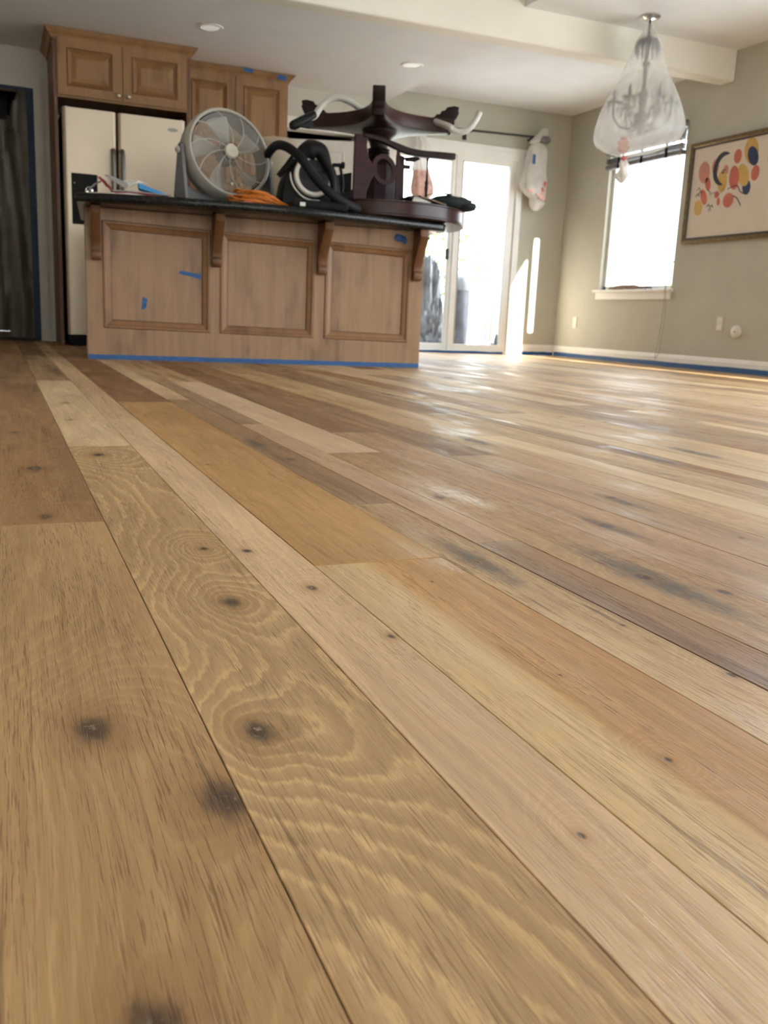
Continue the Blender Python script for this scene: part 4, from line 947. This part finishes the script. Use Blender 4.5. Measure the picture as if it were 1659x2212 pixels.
MB().blob(IV(.018, -.222, ZT+.010), (.010, .006, .009), 10, 8, .2).build('key', 'chrome', ky, smooth=60)
MB().blob(IV(.046, -.222, ZT+.018), (.008, .006, .014), 10, 8, .2).build('key', 'chrome', ky, smooth=60)
cl = MB().grid(lambda u, v: IV(.015+.085*u, -.16+.06*v, ZT+.006+.085*u**.6+.008*noise.noise(Vector((u*5, v*4, 7)))), 12, 5).build('plastic_wrap', 'paper_grey'); cl.modifiers.new('thickness', 'SOLIDIFY').thickness = .003
tag(cl, 'grey wrapper sloping up from the keys to the ribbon', 'wrapper')
en = MB().grid(mgf(ZT+.003, .46, .60, -.25, -.08, .010), 8, 3).build('flyer', 'paper_grey'); en.modifiers.new('thickness', 'SOLIDIFY').thickness = .002
tag(en, 'small grey flyer between the blue carton and the fan', 'flyer')
pz = MB().prism([IV(.474, -.18, ZT+.018), IV(.515, -.18, ZT+.014), IV(.482, -.18, ZT+.040)], IY*.05).build('paper_fold', 'driftwood'); tag(pz, 'small brown paper fold at the right tip of the blue carton', 'paper')

# ================================================================== ceiling fittings
for (x, y, lb) in ((1.555, 7.309, 'recessed ceiling light nearer the fridge cabinet'), (3.262, 7.432, 'recessed ceiling light above the upturned table')):
    o = thing('recessed_light', (x, y, ZK), lb, 'ceiling light', 'recessed kitchen lights')
    MB().lathe([(.070, -.002), (.074, -.008), (.094, -.006), (.098, -.0005), (.070, -.0005)], (x, y, ZK), n=40, cap=False).build('trim_ring', 'trim_white', o, smooth=40)
    MB().lathe([(.072, -.003), (.05, -.0055), (.0005, -.007)], (x, y, ZK), n=40).build('diffuser', 'lamp_lens', o, smooth=40)

# --- chandelier
CX_, CY_ = 4.56, 6.03
cn = thing('chandelier', (CX_, CY_, ZU), 'crystal chandelier hanging inside a white plastic bag', 'chandelier')
MB().lathe([(.0, 0), (.072, -.001), (.074, -.008), (.060, -.020), (.022, -.028), (.0005, -.03)], (CX_, CY_, ZU), n=40).build('canopy', 'chrome', cn, smooth=40)
MB().tube([(CX_, CY_, ZU-.025), (CX_, CY_, ZU-.14)], .008, 10).build('stem', 'lamp_metal', cn)
MB().lathe([(.012, -.13), (.03, -.14), (.07, -.165), (.092, -.205), (.085, -.212), (.02, -.20)], (CX_, CY_, ZU), n=28).build('top_bell', 'lamp_metal', cn, smooth=40)
for k in range(14):
    a = k*2*math.pi/14; MB().lathe([(.002, 0), (.009, -.02), (.006, -.06), (.0005, -.075)], (CX_+.085*math.cos(a), CY_+.085*math.sin(a), ZU-.208), n=6).build('crystal_drop', 'crystal', cn)
pr = [(.012, -.14), (.014, -.30), (.030, -.33), (.016, -.36), (.014, -.50), (.04, -.54), (.028, -.58), (.02, -.66), (.055, -.68), (.065, -.71), (.03, -.75), (.016, -.79), (.024, -.81), (.0005, -.84)]
MB().lathe(pr, (CX_, CY_, ZU), n=20).build('column', 'lamp_metal', cn, smooth=40)
for k in range(6):
    a = k*math.pi/3+.45; c, s_ = math.cos(a), math.sin(a)
    f = lambda r, z: (CX_+r*c, CY_+r*s_, ZU+z)
    arm = MB().tube(spline([f(.02, -.72), f(.08, -.78), f(.15, -.77), f(.205, -.70), f(.21, -.615)], 5), .008, 8).build('arm', 'lamp_metal', cn, smooth=60)
    MB().lathe([(.01, 0), (.044, .006), (.056, .016), (.053, .022), (.012, .012)], f(.21, -.615), n=20).build('bobeche', 'lamp_metal', arm, smooth=40)
    MB().lathe([(.013, .01), (.013, .06), (.010, .062), (.007, .068), (.009, .085), (.0005, .105)], f(.21, -.61), n=12).build('candle', 'lamp_metal', arm, smooth=50)
    for j in range(6):
        b = j*math.pi/3; x, y, z = f(.21, -.615); MB().lathe([(.002, 0), (.007, -.02), (.005, -.055), (.0005, -.065)], (x+.042*math.cos(b), y+.042*math.sin(b), z+.012), n=5).build('crystal_drop', 'crystal', arm)
bag = thing('chandelier_bag', (CX_, CY_, 2.5), 'translucent white plastic bag with red knot tied over the chandelier', 'plastic bag')
prof = [(a*.93, -.055+(b+.055)*.89) for a, b in [(.024, -.055), (.028, -.075), (.060, -.13), (.098, -.19), (.112, -.25), (.150, -.36), (.195, -.46), (.245, -.56), (.292, -.66), (.330, -.76), (.352, -.85), (.355, -.91), (.330, -.97), (.262, -1.03), (.165, -1.07), (.07, -1.095), (.022, -1.11)]]
Rh = Vector((Rv.x, Rv.y, 0)).normalized()
def shift(z): u = max(0, (-z-.74)/.26); return Rh*(.0-.10*min(1, u)**1.6)
vs = []; nn = 72; PR = [tuple(p) for p in spline([(a, b, 0) for a, b in prof], 4)]
for r, z, _ in PR:
    for k in range(nn):
        th = 2*math.pi*k/nn; low = max(0, (-z-.70)/.4)
        fold = 1+.022*math.sin(th*9+z*6)*min(1, .3+low)+.035*low*math.sin(th*15+z*11)+.03*noise.noise(Vector((math.cos(th)*2.5, math.sin(th)*2.5, z*5)))
        p = Vector((CX_, CY_, ZU+z))+shift(z)+Vector((math.cos(th), math.sin(th), 0))*r*fold; vs.append(p)
m = MB(); m.add(vs, [(i*nn+k, i*nn+(k+1) % nn, (i+1)*nn+(k+1) % nn, (i+1)*nn+k) for i in range(len(PR)-1) for k in range(nn)])
m.build('film', 'bag_film', bag, smooth=80)
def bagpt(th, i, off):
    p = Vector(vs[int(i)*nn+int(round(th/(2*math.pi)*nn)) % nn]); r, z, _ = PR[int(i)]
    return p+Vector((math.cos(th), math.sin(th), -.3))*off
th0 = math.atan2(-Fv.y-.55*Rv.y, -Fv.x-.55*Rv.x); i0, i1 = len(PR)-15, len(PR)-2; m = MB(); st_ = 2*math.pi/nn; k0 = round(th0/st_)
rows = []
for i in range(i0, i1+1):
    hw = 1+int(2.2*math.sin(math.pi*min(1, (i-i0)/(i1-i0)))); rows.append([bagpt((k0-hw)*st_, i, .004), bagpt(k0*st_, i, .006), bagpt((k0+hw)*st_, i, .004)])
m.add(sum(rows, []), [(3*j+k, 3*j+k+1, 3*j+k+4, 3*j+k+3) for j in range(len(rows)-1) for k in range(2)])
m.build('red_print', 'red_film', bag, smooth=80)
kb = Vector(vs[-1])-Vector((0, 0, 0)); kc = Vector((CX_, CY_, ZU-.995))+shift(-1.0)
MB().blob(kc+Vector((0, 0, -.008)), (.026, .026, .020), 14, 10, .3, 4).build('knot', 'bag_red', bag, smooth=60)
def tail(th, h): return 1+.35*math.sin(3*th+h*40)
m = MB(); m.lathe([(.016, -.01), (.032, -.05), (.028, -.085), (.040, -.115), (.044, -.135), (.030, -.165), (.010, -.185)], kc, n=24, wob=tail); m.build('tail', 'bag_white', bag, smooth=60)
# ================================================================== curtain rod with bagged curtains
rd = thing('curtain_rod', (4.4, YF-.10, 2.2), 'black iron curtain rod above the sliding glass door', 'curtain rod')
MB().tube([(3.70, YF-.10, 2.185), (5.22, YF-.10, 2.225)], .0115, 12).build('rod', 'iron_black', rd, smooth=50)
for xx in (4.43,):
    B(xx-.022, xx+.022, YF-.012, YF-.0005, 2.125, 2.215).build('bracket', 'iron_black', rd, bevel=.004)
    MB().tube([(xx, YF-.01, 2.19), (xx, YF-.10, 2.19)], .009, 8).build('bracket_arm', 'iron_black', rd)
    MB().lathe([(.019, -.03), (.021, -.02), (.021, .02), (.019, .03)], (xx, YF-.10, 2.204), (1, 0, .026), 16).build('collar', 'iron_black', rd, smooth=40)
MB().tube([(5.17, YF-.005, 2.20), (5.17, YF-.10, 2.215)], .009, 8).build('bracket_arm', 'iron_black', rd)
MB().tube([(3.74, YF-.005, 2.18), (3.74, YF-.10, 2.18)], .009, 8).build('bracket_arm', 'iron_black', rd)
def bagmesh(cx, cyy, prof, n=36, seed=0, amp=.12, flat=.55, nf=7):
    P_ = [tuple(p) for p in spline([(a, b, c) for a, b, c in prof], 4)]; vs = []
    for r, z, dx in P_:
        for k in range(n):
            th = 2*math.pi*k/n; f = 1+amp*math.sin(th*nf+seed+z*9)*.5+amp*1.2*noise.noise(Vector((math.cos(th)*2+seed, math.sin(th)*2, z*7)))
            vs.append((cx+dx+r*math.cos(th)*f, cyy+r*flat*math.sin(th)*f, z))
    m = MB(); m.add(vs, [(i*n+k, i*n+(k+1) % n, (i+1)*n+(k+1) % n, (i+1)*n+k) for i in range(len(P_)-1) for k in range(n)]+[tuple(range(n)), tuple((len(P_)-1)*n+k for k in range(n))])
    return m
rb = thing('bagged_curtain', (5.24, YF-.11, 1.9), 'white plastic bag with blue tape and red print over the right curtain end', 'plastic bag')
bagmesh(5.235, YF-.115, [(.05, 2.165, .0), (.10, 2.12, .0), (.118, 2.05, -.005), (.128, 1.95, -.015), (.135, 1.86, -.02), (.150, 1.78, -.025), (.150, 1.72, -.03), (.125, 1.66, -.01), (.085, 1.62, .01), (.095, 1.58, .03), (.075, 1.54, .02), (.03, 1.50, .02)], 44, 1.3, .10, .5).build('bag', 'bag_white', rb, smooth=70)
bagmesh(5.26, YF-.12, [(.02, 2.15, -.11), (.05, 2.17, -.08), (.055, 2.22, -.03), (.05, 2.27, .02), (.03, 2.315, .04)], 20, 2.2, .2, .6, 5).build('bag_top', 'bag_white', rb, smooth=70)
bagmesh(5.295, YF-.12, [(.05, 2.17, 0), (.075, 2.20, 0), (.06, 2.235, .0)], 20, 4.2, .2, .6, 5).build('curtain', 'blind_grey', rb, smooth=70)
scrap('tape_scrap', [(5.135, YF-.187, 1.945), (5.168, YF-.187, 1.945), (5.168, YF-.187, 2.035), (5.135, YF-.187, 2.04)], .0008, 'blue_tape', 'blue tape piece on the bagged curtain right of the sliding door', 'tape', (0, -1, 0))
for (u, z, rx, rz) in ((5.315, 1.765, .020, .022), (5.285, 1.705, .022, .022), (5.262, 1.68, .026, .020), (5.235, 1.655, .028, .018), (5.29, 1.63, .04, .03), (5.15, 1.69, .045, .022)):
    m = MB(); m.blob((u, YF-.176, z), (rx, .006, rz), 14, 8, .5, 3); m.build('red_print', 'bag_red' if rx < .024 else 'pink_pale', rb, smooth=60)
lb = thing('bagged_curtain', (3.9, YF-.11, 1.9), 'white bagged curtain with pink bottom behind the upturned table, left of the sliding door', 'plastic bag')
bagmesh(3.885, YF-.12, [(.09, 2.235, -.03), (.085, 2.17, -.02), (.06, 2.09, .0), (.055, 2.05, .01), (.085, 2.0, .03), (.085, 1.93, .02), (.07, 1.85, .02), (.085, 1.76, .03)], 40, .7, .22, .6, 9).build('bag', 'bag_white', lb, smooth=70)
bagmesh(3.885, YF-.12, [(.084, 1.765, .03), (.105, 1.66, .045), (.115, 1.58, .05), (.095, 1.53, .05), (.04, 1.50, .05)], 40, .7, .12, .6, 9).build('printed_bottom', 'pink_pale', lb, smooth=70)

# ================================================================== right wall fittings
# --- blind at window head
bl = thing('window_blind', (XR-.03, 7.4, WZ1), 'dark grey slatted blind pulled up at the top of the window', 'blind')
B(XR-.05, XR+.03, WY0-.01, WY1+.02, 2.10, 2.15).build('head_rail', 'blind_grey', bl, bevel=.004)
for i in range(9):
    z = 2.085-.016*i-(.03 if i > 5 else 0)
    MB().hexa([(XR-.045, WY0-.005, z), (XR+.012, WY0-.005, z-.010), (XR+.012, WY1+.015, z-.010), (XR-.045, WY1+.015, z), (XR-.045, WY0-.005, z+.003), (XR+.012, WY0-.005, z-.007), (XR+.012, WY1+.015, z-.007), (XR-.045, WY1+.015, z+.003)]).build('slat', 'blind_grey', bl)
B(XR-.045, XR+.01, WY0-.005, WY1+.015, 1.865, 1.905).build('bottom_rail', 'blind_grey', bl, bevel=.005)
for yy in (7.05, 7.40, 7.75):
    MB().tube([(XR-.048, yy, 2.12), (XR-.050, yy, 1.86)], .012, 8).build('ladder_tape', 'black_matte', bl)
pts = spline([(XR-.055, 6.86, 2.12), (XR-.055, 6.862, 1.4), (XR-.058, 6.865, .76), (XR-.045, 6.87, .55), (XR-.035, 6.90, .28), (XR-.032, 6.93, .115), (XR-.03, 6.94, .075), (XR-.03, 6.915, .078), (XR-.03, 6.88, .18), (XR-.04, 6.845, .5), (XR-.058, 6.85, .76), (XR-.055, 6.848, 1.5), (XR-.055, 6.85, 2.12)], 6)
MB().tube(pts, .003, 5).build('pull_cord', 'cord_beige', bl, smooth=60)
# --- pieces on the sill
random.seed(4)
def stick(a, b, r, label):
    a, b = Vector(a), Vector(b); P = [a.lerp(b, i/6)+Vector((random.uniform(-.006, .006), 0, random.uniform(-.002, .006))) for i in range(7)]
    m = MB().tube(P, [r*.6]+[r*random.uniform(.8, 1.15) for _ in range(5)]+[r*.4], 7)
    tag(m.build('driftwood_piece', 'driftwood', smooth=60), label, 'driftwood')
stick((XR-.015, 7.76, WZ0+.022), (XR-.01, 7.30, WZ0+.032), .020, 'long pale driftwood piece lying on the window sill')
stick((XR+.02, 7.45, WZ0+.018), (XR+.03, 7.16, WZ0+.022), .015, 'short brown driftwood piece at the right end of the sill')
m = MB(); m.box(XR-.03, XR+.02, 7.14, 7.26, WZ0+.005, WZ0+.018); tag(m.build('sill_block', 'mahogany_dark', bevel=.003), 'small dark flat block on the window sill', 'block')
# --- framed print
AY1, AY0, AZ1, AZ0 = 6.748, 5.50, 1.930, 1.087
art = thing('framed_print', (XR, (AY0+AY1)/2, AZ0), 'abstract print of coloured ovals in a dark bronze frame on the right wall', 'picture')
def fr_ring(m, q0, x0_, q1, x1_):
    f = lambda q, x_: [(x_, AY0+q, AZ0+q), (x_, AY1-q, AZ0+q), (x_, AY1-q, AZ1-q), (x_, AY0+q, AZ1-q)]
    m.add(f(q0, x0_)+f(q1, x1_), [(k, (k+1) % 4, 4+(k+1) % 4, 4+k) for k in range(4)])
m = MB(); fr_ring(m, 0, XR-.001, 0, XR-.028); fr_ring(m, 0, XR-.028, .010, XR-.036); fr_ring(m, .010, XR-.036, .030, XR-.034); fr_ring(m, .030, XR-.034, .036, XR-.028); m.build('frame', 'brass_frame', art)
m = MB(); fr_ring(m, .036, XR-.028, .044, XR-.030); fr_ring(m, .044, XR-.030, .050, XR-.018); m.build('inner_frame', 'frame_black', art)
B(XR-.018, XR-.012, AY0+.049, AY1-.049, AZ0+.049, AZ1-.049).build('print_sheet', 'print_paper', art)
XA = XR-.0184
def oval(y, z, ry, rz, rot=0, lift=0, n=24):
    c, s_ = math.cos(rot), math.sin(rot)
    return [(XA-lift, y+ry*math.cos(a*2*math.pi/n)*c-rz*math.sin(a*2*math.pi/n)*s_, z+ry*math.cos(a*2*math.pi/n)*s_+rz*math.sin(a*2*math.pi/n)*c) for a in range(n)]
def ink(polys, mat, lift):
    for p in polys: MB().prism(p, (-.0003, 0, 0)).build('printed_shape', mat, art)
R1 = -.25
ink([oval(6.555, 1.675, .068, .092, R1), oval(6.425, 1.705, .042, .062, R1), oval(6.295, 1.665, .030, .040, R1)], 'ink_pink', 0)
ink([oval(6.495, 1.575, .032, .058, -.35), oval(6.53, 1.47, .036, .072, -.45), oval(6.175, 1.755, .044, .058, -.2), oval(6.19, 1.59, .056, .098, -.2, .0006), oval(6.375, 1.475, .026, .030), oval(6.345, 1.415, .020, .032, -.2), oval(6.23, 1.415, .062, .058, .3), oval(5.96, 1.60, .045, .06), oval(5.78, 1.70, .06, .08)], 'ink_coral', 0)
ink([oval(6.665-.08, 1.395-.01, .050, .066, R1), oval(6.325, 1.575, .056, .088, -.15, .0003), oval(6.09, 1.60, .058, .098, -.5, .0003), oval(6.03, 1.78, .075, .105, -.3), oval(5.72, 1.48, .07, .09)], 'ink_yellow', 0)
def cres(y, z, r, w_, a0, a1, n=20):
    o_ = [(XA-.0004, y+r*math.cos(a0+(a1-a0)*i/n)*.85, z+r*math.sin(a0+(a1-a0)*i/n)) for i in range(n+1)]
    i_ = [(XA-.0004, y+(r-w_*math.sin(math.pi*i/n)**.6)*math.cos(a0+(a1-a0)*i/n)*.85, z+(r-w_*math.sin(math.pi*i/n)**.6)*math.sin(a0+(a1-a0)*i/n)) for i in range(n+1)]
    return o_+i_[::-1]
ink([cres(6.345, 1.68, .135, .062, -2.0+math.pi*0, 2.35) if False else cres(6.335, 1.68, .135, .060, -1.75, 2.2)], 'ink_black', 0)
def stroke(pts, r=.0035):
    P = spline([(XA-.0009, a, b) for a, b in pts], 5); MB().tube(P, r, 4).build('printed_line', 'ink_black', art)
stroke([(6.30, 1.665), (6.335, 1.665), (6.335, 1.64), (6.315, 1.645), (6.318, 1.655)])
stroke([(6.25, 1.505), (6.20, 1.52), (6.14, 1.52), (6.10, 1.47), (6.045, 1.448)]); stroke([(6.18, 1.445), (6.13, 1.42), (6.08, 1.36)])
stroke([(6.50, 1.53), (6.455, 1.50), (6.45, 1.475)], .003); stroke([(6.44, 1.49), (6.385, 1.495)], .002); stroke([(6.36, 1.46), (6.31, 1.505), (6.29, 1.52)], .002)
for a, b in ((6.60, 1.53), (6.575, 1.50), (6.61, 1.48), (6.42, 1.37), (6.46, 1.38), (6.44, 1.345)): stroke([(a-.02, b), (a, b+.025), (a+.018, b)], .0025)
ink([oval(6.005, 1.735, .052, .085, -.55, .0006), oval(6.04, 1.50, .045, .062, -.25)], 'ink_navy', 0)
# --- outlets and round vent plate
def outlet(y, z, label, w_=.072, h_=.118):
    o = thing('wall_outlet', (XR, y, z), label, 'outlet')
    B(XR-.007, XR-.0005, y-w_/2, y+w_/2, z-h_/2, z+h_/2).build('cover_plate', 'white_plastic', o, bevel=.003)
    for dz in (-.026, .026):
        s_ = B(XR-.0095, XR-.006, y-.017, y+.017, z+dz-.015, z+dz+.015).build('socket', 'trim_white', o, bevel=.003)
        for dy in (-.006, .006): B(XR-.0098, XR-.0092, y+dy-.0012, y+dy+.0012, z+dz-.004, z+dz+.005).build('slot', 'black_matte', s_)
outlet(8.324, .372, 'white wall outlet nearest the corner, left of the window'); outlet(6.175, .405, 'white wall outlet below the framed print, beside the round plate')
rp = thing('round_plate', (XR, 5.966, .342), 'round white wall plate with a dark centre hole, right of the outlet', 'wall plate')
MB().lathe([(.050, .0005), (.052, .010), (.050, .022), (.042, .028), (.012, .030), (.008, .030), (.0075, .026), (.0005, .026)], (XR, 5.966, .342), (-1, 0, 0), 36).build('plate', 'white_plastic', rp, smooth=40)
MB().lathe([(.0075, .0262), (.0005, .0272)], (XR, 5.966, .342), (-1, 0, 0), 12).build('hole', 'black_matte', rp)

# ================================================================== outdoors
struct(B(-9, 4.80, YB-7.3, YB-7, -.2, 3.35).build('wall_sun_block', 'stucco'))  # unseen wall added to keep the low sun off the back window
struct(B(-30, 40, YB-40, 45, -.25, -.10).build('ground', 'concrete'))
def drape(name, c, r, mat, label, cat, seed, amp=.38, fr=3.2, sq=1.0):
    c = Vector(c)
    def fn(u, v):
        th = u*2*math.pi; ph = v*math.pi/2
        d = Vector((math.cos(th)*math.cos(ph), math.sin(th)*math.cos(ph), math.sin(ph)))
        fold = 1+amp*(noise.noise(d*fr+Vector((seed, 0, 0)))+.5*noise.noise(d*fr*2.7+Vector((0, seed, 0)))+.3*abs(noise.noise(d*fr*5+Vector((0, 0, seed)))))
        sp = 1+.25*(1-v)**3
        return c+Vector((d.x*r[0]*fold*sp, d.y*r[1]*fold*sp, max(0, d.z*r[2]*fold)))
    return tag(MB().grid(fn, 110, 50).build(name, mat, smooth=50), label, cat)
drape('tarp_heap', (4.66, 9.80, -.10), (.145, .14, 1.04), 'tarp_silver', 'tall heap under silver plastic outside the left door pane', 'tarp', 1.7)
drape('tarp_heap', (4.50, 9.42, -.10), (.15, .12, .44), 'tarp_silver', 'low crumpled silver plastic heap in front of the tall one outside', 'tarp', 5.2, .5)
bnn = thing('covered_barrel', (5.06, 9.85, -.10), 'dark covered barrel with pale lid outside the right door pane', 'barrel')
MB().lathe([(.125, 0), (.135, .05), (.140, .4), (.132, .78), (.130, .80)], (5.06, 9.85, -.10), n=36, wob=lambda t_, h: 1+.05*math.sin(5*t_+h*6)).build('cover', 'tarp_dark', bnn, smooth=50)
MB().lathe([(.140, .79), (.142, .82), (.10, .93), (.0005, 1.0)], (5.06, 9.85, -.10), n=36).build('lid', 'tarp_silver', bnn, smooth=50)
for i, (a, b) in enumerate((((5.20, 9.55, -.10), (5.47, 9.72, .64)), ((5.235, 9.55, -.10), (5.475, 9.74, .58)), ((5.27, 9.55, -.10), (5.48, 9.76, .60)))):
    o = MB().tube([a, b], .008, 8).build('garden_pole', 'pole_grey'); tag(o, ('leftmost thin grey pole leaning outside, nearest the barrel', 'middle thin grey pole leaning outside the right pane', 'thin grey pole leaning outside, nearest the white bundle')[i], 'pole', 'poles leaning outside')
drape('white_bundle', (5.63, 9.98, -.10), (.13, .10, .80), 'paper', 'white wrapped bundle beside the poles outside the right pane', 'bundle', 9.4, .3)
drape('tarp_heap', (5.42, 9.36, -.10), (.12, .08, .24), 'tarp_dark', 'small dark plastic heap on the ground outside the right pane', 'tarp', 3.4, .5)
def shrub(c, r, n, label, hgt):
    o = thing('shrub', (c[0], c[1], -.10), label, 'shrub'); m = MB(); random.seed(int(c[0]*100))
    for _ in range(n):
        d = Vector((random.gauss(0, 1), random.gauss(0, 1), random.gauss(0, 1))).normalized()*random.uniform(.5, 1)
        p = Vector((c[0]+d.x*r[0], c[1]+d.y*r[1], c[2]+d.z*r[2])); a = Vector((random.gauss(0, 1), random.gauss(0, 1), random.gauss(0, 1))).normalized(); b = a.orthogonal().normalized()
        L = random.uniform(.05, .11)
        m.add([p-a*L, p+b*L*.35, p+a*L, p-b*L*.35+a.cross(b)*L*.2], [(0, 1, 2), (0, 2, 3)])
    m.build('leaves', 'leaf_green', o)
    m = MB()
    for k in range(5): m.tube([(c[0]+random.uniform(-.1, .1), c[1]+random.uniform(-.1, .1), -.10), (c[0]+random.uniform(-.5, .5)*r[0], c[1], c[2])], [.03, .012], 6)
    m.build('stem', 'driftwood', o)
shrub((7.0, 14.0, 1.3), (1.2, .7, .8), 700, 'sunlit shrub behind the covered barrel, seen through the right pane', 1)
shrub((4.8, 14.4, 1.2), (.8, .6, .9), 600, 'sunlit shrub behind the tall silver heap, seen through the left pane', 1)
shrub((9.0, 10.4, .9), (.35, .3, .9), 260, 'thin shrub outside the side window', 1)
